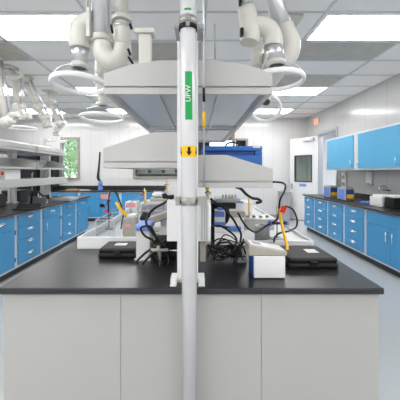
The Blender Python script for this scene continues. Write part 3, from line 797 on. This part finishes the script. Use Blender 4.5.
m = MB(); L = (Vector((xb,0,zr))-Vector((xa,0,zl))).length
m.box(xa+.012, xa+L-.012, 1.41, 1.50, zl, zl+.003, Matrix.Rotation(-math.atan2(v.z, v.x), 3, 'Y'), (xa, 1.45, zl)); m.build('keypad', 'white', r, .001)
m = MB(); m.box(xa+.03, xa+.075, 1.43, 1.48, zl+.0032, zl+.0042, Matrix.Rotation(-math.atan2(v.z, v.x), 3, 'Y'), (xa, 1.5, zl)); m.build('display', 'mid_grey', r)
# yellow hose, red tag, stand
yR = 2.15
s3 = ring_stand('rod stand with two blue valves at the right of the island, behind the yellow hose', at(277, 205, yR), CT+.0125, yR)
MB().cyl(at(271,223.5,yR-.02), at(287,223,yR-.02), .010, 10).build('cross_pipe', 'dark_grey', s3)
for x in (270, 286.5): MB().cyl(at(x-1.6,223.5,yR-.02), at(x+1.6,223.2,yR-.02), .022, 14).build('valve', 'clamp_blue', s3)
MB().cyl(at(284,226,yR-.03), at(288,226,yR-.03), .010, 10).build('valve_stem', 'alu', s3)
r = thing('yellow_hose', 'yellow hose with red tag standing between the meter and the right black case', 'hose', at(286,258,1.66))
MB().tube([at(284.6,261.8,1.62), at(285.8,256,1.66), at(287,247,1.74), at(283.5,232,1.86), at(280.5,217,1.99), at(279,207,2.05)], .010, 12).build('hose', 'yellow', r)
p = at(283.5, 209.5, 2.0)
MB().box(p.x-.022, p.x+.018, p.y-.003, p.y+.003, p.z-.025, p.z+.025, Matrix.Rotation(.35, 3, 'Y')).build('red_tag', 'red', r)
cable('black_cable', 'thick black cable rising from the blue valves up to the right side shelf', 'cable', [at(272,223,2.1), at(277,219,2.08), at(279,209,2.04), at(280,200,1.98), at(284,192,1.9), at(285.5,186,1.8), at(283,183,1.7), at(277,182,1.6), at(273.5,182,1.53)], .0065)
cable('black_cable', 'black cable looping to the right of the red tag', 'cable', [at(281,207.5,2.06), at(287,206.5,2.06), at(293,210,2.06), at(297,219,2.06), at(296,227,2.06), at(289,231,2.04), at(280,233,2.02), at(275,237,2.01), at(274,242.5,2.0)], .007)
cable('black_cable', 'black cable sagging from the clamp cluster to the left blue valve', 'cable', [at(238,213,1.95), at(243,222,1.98), at(249,229,2.0), at(256,232,2.03), at(263,228,2.07), at(269,224,2.1)], .007)
cable('black_cable', 'thick black cable hanging under the right side shelf in the middle', 'cable', [at(236,187,1.55), at(241,189,1.6), at(246,194,1.65), at(252,198,1.7), at(258,199,1.72), at(261,201.5,1.72), at(256,203,1.72)], .009)
# stainless bath + beaker + thermometer
r = thing('water_bath', 'stainless steel water bath with slotted lid behind the meter', 'bath', (at(258,0,2.5).x, 2.5, CT+.0125))
yb = 2.5; xa, xb = at(244,0,yb).x, at(276,0,yb).x
B(xa+.01, xb-.01, yb+.01, yb+.3, CT+.0125, at(0,222,yb).z).build('tub', 'steel', r, .005); B(xa, xb, yb, yb+.31, at(0,222,yb).z+.0003, at(0,219,yb).z).build('lid', 'steel', r, .003)
for k in range(4): MB().cyl((xa+.05+.065*k, yb+.1, at(0,219,yb).z+.0003), (xa+.05+.065*k, yb+.1, at(0,219,yb).z+.02), .016, 12).build('lid_port', 'beige_dark', r)
r = MB(); p = at(262,0,2.14)
r.lathe([(.001, CT+.013), (.060, CT+.013), (.060, at(0,226,2.14).z), (.064, at(0,225.6,2.14).z), (.056, at(0,225.6,2.14).z), (.056, CT+.017), (.001, CT+.017)], (p.x, 2.14, 0), 28)
tag(r.build('steel_beaker', 'steel', None, 0, (p.x, 2.14, CT+.013)), 'round stainless steel beaker in front of the water bath', 'beaker')
tag(MB().cyl((at(249,0,2.62).x, 2.62, at(0,219,yb).z+.0005), (at(249,0,2.62).x, 2.62, at(0,196,2.62).z), .008, 12).build('yellow_thermometer', 'yellow'), 'upright yellow rod on the stainless water bath', 'rod')
for x, h, l in ((232, 213, 'white plastic tub in the right tray behind the blue clamps'), (247, 208, 'clear plastic tub at the back of the right tray')):
    y = 3.1; xa, xb = at(x-8,0,y).x, at(x+14,0,y).x
    r = thing('plastic_tub', l, 'tub', ((xa+xb)/2, y, CT+.0125)); B(xa, xb, y+(.0 if x < 240 else .45), y+.35+(.0 if x < 240 else .45), CT+.0125, at(0,h,y).z).build('body', 'white' if x < 240 else 'tray_white', r, .01)
    B(xa-.01, xb+.01, y-.01+(.0 if x < 240 else .45), y+.36+(.0 if x < 240 else .45), at(0,h,y).z+.0003, at(0,h,y).z+.012).build('lid', 'white', r, .004)
# stirring hotplate on a white cupboard box
yh = 2.4
r = thing('equipment_plinth', 'white box carrying the black hotplate right of the junction box', 'box', (at(228,0,yh).x, yh, CT+.0125))
B(at(214,0,yh).x, at(244,0,yh).x, yh, yh+.3, CT+.0125, at(0,209,yh).z).build('body', 'white', r, .005); B(at(227,0,yh).x, at(245,0,yh).x, yh-.02, yh-.0005, at(0,217,yh).z, at(0,211,yh).z).build('front_bar', 'beige', r, .004)
r = thing('hotplate', 'black stirring hotplate with silver top on the white box behind the clamps', 'hotplate', (at(228,0,yh).x, yh, at(0,209,yh).z))
za = at(0,209,yh).z
B(at(212,0,yh).x, at(236,0,yh).x, yh, yh+.25, za+.0005, at(0,203,yh).z).build('body', 'black', r, .006); B(at(216,0,yh).x, at(241,0,yh).x, yh+.02, yh+.25, at(0,203,yh).z+.0003, at(0,199,yh).z).build('top_plate', 'steel', r, .004)
for k in range(5): MB().cyl((at(224+3.3*k,0,yh).x, yh+.1, at(0,199,yh).z+.0003), (at(224+3.3*k,0,yh).x, yh+.1, at(0,195.5,yh).z), .009, 10).build('vial', 'beige_dark', r)
r = thing('brass_valve', 'brass valve with yellow knob just right of the pipe under the shelf', 'valve', at(208,195,1.47))
MB().cyl((at(207.5,0,1.46).x, 1.46, 1.3015), (at(207.5,0,1.46).x, 1.46, at(0,190,1.46).z), .007, 10).build('stem', 'brass', r); MB().ball(at(207.3,188.3,1.46), .012).build('knob', 'yellow', r)
MB().cyl(at(205,193,1.46), at(211,193,1.46), .007, 10).build('cross_arm', 'steel', r)
# clamp stand with blue clamps
yc = 1.95
r = thing('clamp_stand', 'black clamp stand with stacked blue clamps right of the junction box', 'stand', (at(213,0,yc).x, yc, CT), 'laboratory rod stands')
B(at(209,0,yc).x, at(226,0,yc).x, yc-.05, yc+.05, CT, CT+.014).build('base', 'black', r, .004)
B(at(211,0,yc).x, at(214.5,0,yc).x, yc-.012, yc+.012, CT+.014, at(0,203,yc).z).build('post', 'black', r, .003)
MB().tube([at(213,207,yc-.02), at(219,205.5,yc-.02), at(225,207,yc-.02), at(227.5,213,yc-.02), at(226,221,yc-.02), at(219,225,yc-.02), at(214,224,yc-.02)], .016, 12).build('jaw', 'black', r)
for (xa, xb, ya, yb2) in ((214.5,224,211,216), (214,225,221,224.5), (217,223,206.5,209.5)):
    B(at(xa,0,yc).x, at(xb,0,yc).x, yc-.05, yc+.0, at(0,yb2,yc).z, at(0,ya,yc).z).build('clamp', 'clamp_blue', r, .005)
B(at(215,0,yc).x, at(224.5,0,yc).x, yc-.045, yc-.0, at(0,220.8,yc).z, at(0,216.2,yc).z).build('spacer', 'white', r, .003)
B(at(227.5,0,yc).x, at(240,0,yc).x, yc-.06, yc-.02, at(0,230,yc).z, at(0,225,yc).z).build('clamp', 'clamp_blue', r, .006)
MB().cyl(at(214,225.5,yc-.03), at(229,227.5,yc-.03), .007, 10).build('side_rod', 'black', r)
B(at(206.5,0,1.56).x, at(213,0,1.56).x, 1.66, 1.9, at(0,204,1.62).z, at(0,199,1.62).z).build('upper_bracket', 'black', r, .004) if False else None
r = thing('sample_stack', 'small white and blue block on the white box, right of the black hotplate', 'block', at(236,206,yh))
B(at(236.5,0,yh).x, at(243.5,0,yh).x, yh+.005, yh+.018, za+.0005, at(0,203.3,yh).z).build('body', 'white', r, .003)
B(at(236.5,0,yh).x, at(243.5,0,yh).x, yh+.005, yh+.018, at(0,203.2,yh).z, at(0,201.5,yh).z).build('blue_top', 'clamp_blue', r, .002)
cable('black_cable', 'black cable from the white junction box top over to the blue clamps', 'cable', [at(211,199,1.5), at(216,203,1.55), at(222,206,1.6), at(228,213,1.66), at(233,219,1.7), at(237,226,1.72), at(241,234,1.72), at(240,243,1.72)], .007)
cable('black_cable', 'black cable running along the counter from the clamp stand', 'cable', [at(212,226,1.8), at(220,226,1.75), at(229,231,1.7), at(236,238,1.68), at(235,245,1.66), at(226,250,1.63), at(217,252,1.62), at(211,249,1.62)], .007)
rnd = random.Random(11)
def floor_y(d): return CY+(EYE-CT-.007)*F/d
for k in range(12):
    d = rnd.uniform(1.58, 1.76); fy = floor_y(d+.03)-1.5
    xa, xb = rnd.uniform(207, 218), rnd.uniform(231, 246)
    mode = k % 3
    if mode == 0:      # long sagging strand
        q = [(xa, rnd.uniform(240, 250)), (xa+5, fy-rnd.uniform(0, 5)), ((xa+xb)/2, fy-rnd.uniform(0, 3)), (xb-4, rnd.uniform(244, 252)), (xb, rnd.uniform(236, 246))]
    elif mode == 1:    # arch
        q = [(xa, fy), (xa+4, rnd.uniform(243, 250)), ((xa+xb)/2-3, rnd.uniform(234, 243)), (xb-5, rnd.uniform(240, 248)), (xb, fy-1)]
    else:              # open coil
        cx, r1, cy = rnd.uniform(218, 234), rnd.uniform(6, 10), rnd.uniform(247, 251)
        q = [(cx+r1*math.cos(t), min(fy, cy+.62*r1*math.sin(t))) for t in [-.6+k2*.9 for k2 in range(8)]]+[(xb, fy-2)]
    pts = [at(x, min(y, floor_y(d+.03)), d+rnd.uniform(-.03, .03)) for x, y in q]
    cable('black_cable', 'thin black cable in the tangle between the pipe and the small white box', 'cable', pts, rnd.uniform(.0035, .0055), 'black_rubber', 'tangled thin black cables on the island')
r = thing('power_adapter', 'grey-ended black power adapter in the cable tangle beside the small white box', 'adapter', (at(243,0,1.6).x, 1.6, CT))
B(at(236,0,1.6).x, at(247,0,1.6).x, 1.62, 1.72, CT, CT+.05).build('body', 'dark_grey', r, .006); B(at(238,0,1.6).x, at(247,0,1.6).x, 1.61, 1.6195, CT+.01, CT+.04).build('end_face', 'mid_grey', r, .002)
cable('black_cable', 'black cable lying from the meter to the handle side of the right black case', 'cable', [at(284,262.5,1.62), at(290,262,1.58), at(296,259,1.54), at(300,256,1.535)][:2]+[at(291,267.5,1.56), at(288,270,1.52)], .005)

# ------------------------------------------------------------------ left bench shelving and arms
LX = -3.30
for y, l in ((3.55, 'white shelf post on the left bench, nearest the left picture edge'), (4.75, 'white shelf post in the middle of the left bench'), (5.80, 'white shelf post at the far end of the left bench')):
    post(l, LX, y, CT, 2.2 if y > 5 else 1.80, hw=.10 if y > 5 else .065)
canopy('canopy_shelf', 'white canopy shelf over the far half of the left bench', LX, 4.82, 5.78, 1.80); canopy('canopy_shelf', 'white canopy shelf over the near half of the left bench', LX, 3.62, 4.735, 1.80)
side_shelf('side_shelf', 'white sloping-ended shelf facing the aisle on the far half of the left bench', LX, 4.82, 5.79, 1.50, 1); side_shelf('side_shelf', 'white sloping-ended shelf facing the aisle on the near half of the left bench', LX, 3.62, 4.74, 1.50, 1)
tag(B(LX+.102, LX+.42, 3.5, 5.95, 1.20, 1.335).build('raceway', 'shelf', None, .008), 'long white service raceway along the left bench under its shelves', 'raceway')
def bench_arm(label, x, y, pts, hd=None, R=.2, tilt=0):
    r = thing('extraction_arm', label, 'extraction arm', (x, y, ZC-.02), 'extraction arms over the left bench')
    plate(r, x, y)
    pts = [Vector(p) for p in pts]
    MB().cyl((x, y, ZC-.04), pts[0], .06, 18).build('tube', 'cream', r)
    for a, b in zip(pts, pts[1:]): MB().cyl(a, b, .05, 18).build('tube', 'cream', r)
    for p in pts[:-1]: MB().ball(p, .085, (1,1,1)).build('joint', 'cream', r)
    off = Vector((.11, -.02, .02))
    for a, b in zip(pts, pts[1:]): MB().cyl(a+off, b+off, .022, 12).build('parallel_bar', 'alu', r)
    for p in pts: MB().cyl(p-Vector((.03,0,0)), p+off*1.2, .045, 14).build('bracket', 'cream', r)
    if hd is not None:
        top = hood(r, hd, R, tilt, 0, .12, .055); MB().cyl(pts[-1], top, .05, 18).build('tube', 'alu', r)
    return r
q = at(23, 128, 4.3)
bench_arm('white jointed extraction arm over the near half of the left bench', at(8,0,4.3).x, 4.3, [at(15, 78, 4.3), at(17, 108, 4.3), at(23, 118, 4.3)], q, .2)
bench_arm('white jointed extraction arm reaching down from the ceiling in the middle of the left bench', at(24,0,4.7).x, 4.7, [at(24, 80, 4.7), at(38, 108, 4.7), at(44, 118, 4.7), at(46, 126, 4.7)])
bench_arm('white jointed extraction arm over the far end of the left bench', at(50,0,5.6).x, 5.6, [at(50, 103, 5.6), at(60, 124, 5.6), at(54, 131, 5.6)], at(56, 141, 5.6), .17)
bench_arm('white extraction arm high at the left picture edge over the left bench', at(-8,0,3.9).x, 3.9, [at(-6, 60, 3.9), at(6, 122, 3.9), at(10, 116, 3.9)])
# things on the left bench
r = thing('flat_device', 'black flat device lying open on the left bench', 'device', at(27,202,3.9))
p = at(29, 0, 4.0)
B(p.x-.17, p.x+.17, 3.88, 4.12, CT, CT+.02).build('base', 'black', r, .004)
m = MB(); m.box(p.x-.17, p.x+.17, 3.95, 3.965, CT+.02, CT+.12, Matrix.Rotation(-.9, 3, 'X'), (p.x, 3.95, CT+.02)); m.build('screen', 'black', r, .003)
r = thing('lamp_arm', 'black jointed arm standing on the left bench beside the beaker', 'arm', at(41,200,4.4))
MB().cyl((at(31,0,4.4).x, 4.4, CT), (at(31,0,4.4).x, 4.4, CT+.02), .05, 18).build('base', 'black', r)
MB().tube([(at(31,0,4.4).x, 4.4, CT+.02), at(32.5,191,4.4), at(38,192,4.4), at(43,196,4.4), at(48,196,4.4)], .016, 10, smooth=False).build('arm', 'black', r); MB().cyl(at(48,194.5,4.4), at(48.5,199,4.4), .022, 12).build('head', 'black', r)
m = MB(); p = at(49, 0, 4.7); m.lathe([(.001, CT+.001), (.045, CT+.001), (.045, CT+.13), (.048, CT+.134), (.041, CT+.134), (.041, CT+.006), (.001, CT+.006)], (p.x, 4.7, 0), 20)
tag(m.build('glass_beaker', 'plastic_clear', None, 0, (p.x, 4.7, CT)), 'clear glass beaker on the left bench', 'beaker')
r = thing('balance', 'low grey balance on the far end of the left bench', 'balance', at(62,193,5.2)); p = at(63, 0, 5.2)
B(p.x-.2, p.x+.2, 5.1, 5.45, CT, CT+.05).build('body', 'alu', r, .01); B(p.x-.12, p.x+.14, 5.2, 5.4, CT+.0503, CT+.062).build('pan', 'steel', r, .004)
r = thing('analyser', 'white analyser with round red sticker at the left edge of the left bench', 'analyser', at(0,190,4.0)); p = at(-3, 0, 4.05)
B(p.x-.15, p.x+.13, 4.05, 4.4, 1.3355, 1.495).build('body', 'white', r, .01); MB().cyl(at(2.6, 173.5, 4.04), at(2.6, 173.5, 4.0495), .027, 20).build('red_sticker', 'red', r)
for i, (px, d, w_, h, l) in enumerate(((4, 4.2, .22, .2, 'dark instrument on the left bench at the left picture edge'), (24, 4.9, .34, .22, 'wide dark instrument on the left bench under the raceway'), (-6, 4.9, .3, .25, 'dark instrument on the left bench, farthest left'))):
    p = at(px, 0, d); r = thing('instrument', l, 'instrument', (p.x-.25, d, CT))
    B(p.x-.25-w_/2, p.x-.25+w_/2, d, d+.25, CT, CT+h).build('body', 'dark_grey', r, .01); B(p.x-.25-w_/2+.03, p.x-.25+w_/2-.03, d-.004, d-.0003, CT+h*.5, CT+h*.85).build('display', 'black', r)
# black refrigerators behind the left bench
for i, (x, l) in enumerate(((-4.65, 'tall black glass-door fridge against the back wall behind the left bench'),)):
    if i == 0: x = -5.10
    else: x = -5.91
    r = thing('refrigerator', l, 'fridge', (x, 8.0, 0))
    B(x-.395, x+.395, 7.86, 8.43, 0.02, 2.12).build('body', 'fridge_black', r, .01); B(x-.37, x+.37, 7.83, 7.858, .14, 2.08).build('glass_door', 'fridge_black', r, .006)
    MB().tube([(x+.30, 7.83, .9), (x+.30, 7.79, .92), (x+.30, 7.79, 1.4), (x+.30, 7.83, 1.42)], .012, 8, smooth=False).build('handle', 'mid_grey', r)
    B(x-.36, x+.36, 7.9, 8.4, 0, .0195).build('foot', 'black', r)

r = thing('glazed_cabinet', 'dark glass-fronted cabinet standing on the back counter, left of the green window', 'cabinet', (-4.48, 8.2, CT))
B(-4.66, -4.30, 8.0, 8.36, CT, 2.12).build('body', 'fridge_black', r, .006)
for xa, xb in ((-4.655, -4.482), (-4.478, -4.305)): B(xa, xb, 7.98, 7.9985, CT+.02, 2.10).build('glass_door', 'fridge_black', r, .003)
# ------------------------------------------------------------------ back counter items
r = thing('blue_bottle', 'small blue bottle with a tall black wand on the back counter', 'bottle', at(100.5,190,8.0))
p = at(100.5, 0, 8.0); m = MB(); m.solid([(.07, CT), (.075, CT+.02), (.075, CT+.10), (.04, CT+.14), (.06, CT+.16), (.06, CT+.26), (.03, CT+.29)], (p.x, 8.0, 0), 18); m.build('body', 'clamp_blue', r)
MB().tube([(p.x, 8.0, CT+.285), at(98.2,178,8.02), at(98.8,168,8.03), at(99.6,158,8.03), at(99.9,152,8.03)], [.03,.045,.03,.025,.022], 8).build('wand', 'black_rubber', r)
tag(B(at(66,0,8.0).x, at(78,0,8.0).x, 7.95, 8.2, CT, CT+.04).build('flat_tray', 'card', None, .004), 'flat brown tray on the back counter below the left window', 'tray')
tag(B(at(80,0,8.0).x, at(90,0,8.0).x, 7.95, 8.15, CT, CT+.03).build('flat_tray', 'alu', None, .004), 'flat pale tray on the back counter, left of the blue bottle', 'tray')
r = thing('brass_tap', 'brass gas tap at the right end of the back counter', 'tap', (at(166.5,0,8.1).x, 8.1, CT)); p = at(166.5, 0, 8.1)
MB().cyl((p.x, 8.1, CT), (p.x, 8.1, CT+.30), .02, 12).build('stem', 'brass', r); MB().cyl((p.x-.07, 8.1, CT+.18), (p.x+.09, 8.1, CT+.18), .016, 10).build('cross_arm', 'brass', r); MB().cyl((p.x, 8.1, CT), (p.x, 8.1, CT+.02), .04, 14).build('base', 'brass', r)
# grey bin by the door
r = thing('waste_bin', 'tall grey bin at the back wall, left of the open door', 'bin', (at(284.5,0,8.2).x, 8.2, 0)); p = at(284.5, 0, 8.2)
m = MB(); m.prism([(p.x-.11, .0), (p.x+.11, .0), (p.x+.14, .80), (p.x-.14, .80)], 8.0, 8.4); m.build('body', 'bin_grey', r, .01); B(p.x-.145, p.x+.145, 7.98, 8.415, .8005, .85).build('lid', 'bin_grey', r, .01)

# ------------------------------------------------------------------ right counter items
def sonic(label, px, d):
    x = (px-CX)*d/F; W, D = .17, .30
    r = thing('ultrasonic_bath', label, 'bath', (x, d, CT), 'blue-fronted baths')
    B(x, x+W, d, d+D, CT+.012, CT+.24).build('body', 'alu', r, .006)
    B(x-.004, x-.0003, d+.03, d+D-.03, CT+.03, CT+.225).build('blue_panel', 'clamp_blue', r)
    B(x+.012, x+W-.012, d-.004, d-.0003, CT+.03, CT+.225).build('dark_side', 'dark_grey', r); B(x+.025, x+W-.02, d-.006, d-.0045, CT+.05, CT+.125).build('yellow_label', 'yellow', r)
    B(x+.025, x+W-.02, d-.006, d-.0045, CT+.128, CT+.20).build('blue_label', 'navy', r)
    B(x+.01, x+W-.01, d+.01, d+D-.01, CT+.2403, CT+.26).build('lid', 'steel', r, .004)
    for a in (x+.01, x+W-.035):
        for b in (d+.02, d+D-.045): B(a, a+.025, b, b+.025, CT, CT+.0115).build('foot', 'black_rubber', r)
sonic('blue-fronted ultrasonic bath on the right counter, nearer the open door', 330, 5.75); sonic('blue-fronted ultrasonic bath on the right counter, second from the open door', 345.5, 5.12)
r = thing('folded_cloth', 'blue folded cloth on the right counter', 'cloth', at(370,200,4.7)); p = at(370, 0, 4.7)
B(p.x-.10, p.x+.12, 4.6, 4.85, CT, CT+.02).build('lower_fold', 'case_blue', r, .008); B(p.x-.08, p.x+.11, 4.62, 4.83, CT+.0203, CT+.035).build('upper_fold', 'clamp_blue', r, .007)
r = thing('white_instrument', 'white instrument on the right counter beside the blue cloth', 'instrument', at(383,202,4.35)); p = at(383, 0, 4.3)
B(p.x-.09, p.x+.12, 4.2, 4.5, CT, CT+.16).build('body', 'white', r, .012); B(p.x-.07, p.x+.09, 4.24, 4.45, CT+.1603, CT+.19).build('lid', 'white', r, .008); B(p.x-.06, p.x+.10, 4.195, 4.1995, CT+.05, CT+.07).build('slot', 'dark_grey', r)
r = thing('counter_appliance', 'black-fronted white appliance at the right picture edge on the right counter', 'appliance', at(396,205,4.0)); p = at(396, 0, 4.0)
B(p.x-.07, p.x+.13, 3.95, 4.15, CT, CT+.17).build('body', 'black', r, .01); B(p.x-.05, p.x+.13, 3.96, 4.14, CT+.1703, CT+.21).build('top', 'white', r, .01)
r = thing('sink', 'black sink basin rim set in the right counter', 'sink', (3.05, 3.6, CT))
m = MB(); m.box(2.82, 3.25, 3.3, 3.9, CT+.0002, CT+.006); m.build('rim', 'black', r, .002); B(2.86, 3.21, 3.34, 3.86, CT+.0062, CT+.008).build('basin', 'counter', r)
r = thing('tap', 'grey lab tap with black lever on the right counter under the wall cabinet', 'tap', (3.40, 4.75, CT))
y = 4.75; x = 3.42
MB().tube([(x, y, CT), (x, y, CT+.24), (x-.03, y, CT+.30), (x-.10, y, CT+.31), (x-.15, y, CT+.26)], .012, 12).build('spout', 'chrome', r); MB().cyl((x-.02, y-.09, CT+.235), (x-.02, y+.09, CT+.235), .010, 10).build('lever', 'black', r); MB().cyl((x, y, CT), (x, y, CT+.025), .03, 16).build('base', 'chrome', r)
r = thing('paper_dispenser', 'white dispenser box on the right wall below the wall cabinet', 'dispenser', (XR-.06, 5.30, 1.15))
B(XR-.055, XR-.002, 5.23, 5.41, 1.19, 1.47).build('body', 'white', r, .01); B(XR-.059, XR-.0555, 5.27, 5.37, 1.20, 1.225).build('slot', 'mid_grey', r)
r = thing('wall_socket', 'white wall socket strip on the right wall behind the ultrasonic baths', 'socket', (XR-.01, 6.25, 1.15))
B(XR-.03, XR-.002, 6.17, 6.34, 1.10, 1.44).build('plate', 'white', r, .004)
for z in (1.17, 1.33): MB().cyl((XR-.05, 6.255, z), (XR-.0302, 6.255, z), .045, 16).build('outlet', 'beige_dark', r)
for i, y in enumerate((6.45, 6.56)):
    tag(MB().cyl((XR-.025, y, 1.0), (XR-.025, y, 1.486 if y < 6.33 else 2.0), .02, 12).build('wall_pipe', 'white'), ['thin white vertical pipe on the right wall beside the socket', 'thin white vertical pipe on the right wall beside the door frame'][i], 'pipe')

# ------------------------------------------------------------------ outside the left window
struct(B(-40, 20, YB+4, 60, -.9, -.8).build('ground', 'lawn'))
def tree(label, x, y, h, R, m, seed):
    rr = random.Random(seed)
    r = thing('tree', label, 'tree', (x, y, -.8), 'trees outside the left window')
    MB().tube([(x, y, -.8), (x+.1, y, h*.3), (x-.05, y, h*.6), (x, y, h*.85)], [.16, .12, .09, .04], 8).build('trunk', 'bark', r)
    mb = MB()
    for _ in range(2100):
        th = rr.uniform(0, 2*PI); ph = math.acos(rr.uniform(-1,1)); q = R*rr.uniform(.45,1)*(1+.25*math.sin(3*th+seed)*math.sin(2*ph))
        c = Vector((x+q*math.sin(ph)*math.cos(th), y+q*math.sin(ph)*math.sin(th), h*.62+1.35*q*math.cos(ph)))
        a = Vector((rr.gauss(0,1), rr.gauss(0,1), rr.gauss(0,1))).normalized(); b2 = a.orthogonal().normalized(); s = rr.uniform(.06,.14)
        mb.bm.faces.new([mb.bm.verts.new(c+a*s), mb.bm.verts.new(c+b2*s*.5), mb.bm.verts.new(c-a*s), mb.bm.verts.new(c-b2*s*.5)])
    mb.keep = True; mb.build('foliage', m, r)
tree('leafy light green tree outside the left back window', -8.4, 16.5, 5.0, 1.7, 'leaf', 1)
tree('dark green tree outside the left back window, farther behind', -12.2, 25.5, 7.0, 2.4, 'leaf_dark', 2)
tree('mid green tree outside the left back window, at its right side', -8.1, 19.9, 3.6, 1.4, 'leaf', 3)

# ------------------------------------------------------------------ world, camera, view
bpy.context.scene.cycles.transparent_max_bounces = 24
w = bpy.data.worlds.new('World'); bpy.context.scene.world = w; w.use_nodes = True
bg = w.node_tree.nodes['Background']; bg.inputs[0].default_value = (.74, .86, 1.0, 1); bg.inputs[1].default_value = 1.3
cam = bpy.data.cameras.new('Camera'); co = bpy.data.objects.new('Camera', cam); C.objects.link(co)
co.location = (0, 0, EYE); co.rotation_euler = (PI/2, 0, 0)
cam.sensor_width = 36; cam.sensor_fit = 'HORIZONTAL'; cam.lens = 36*F/400; cam.shift_x = (200-CX)/400; cam.shift_y = -(200-CY)/400; cam.clip_start = .02
bpy.context.scene.camera = co
vs = bpy.context.scene.view_settings; vs.view_transform = 'Standard'; vs.look = 'None'; vs.gamma = 1; vs.use_curve_mapping = False; vs.exposure = 1.3
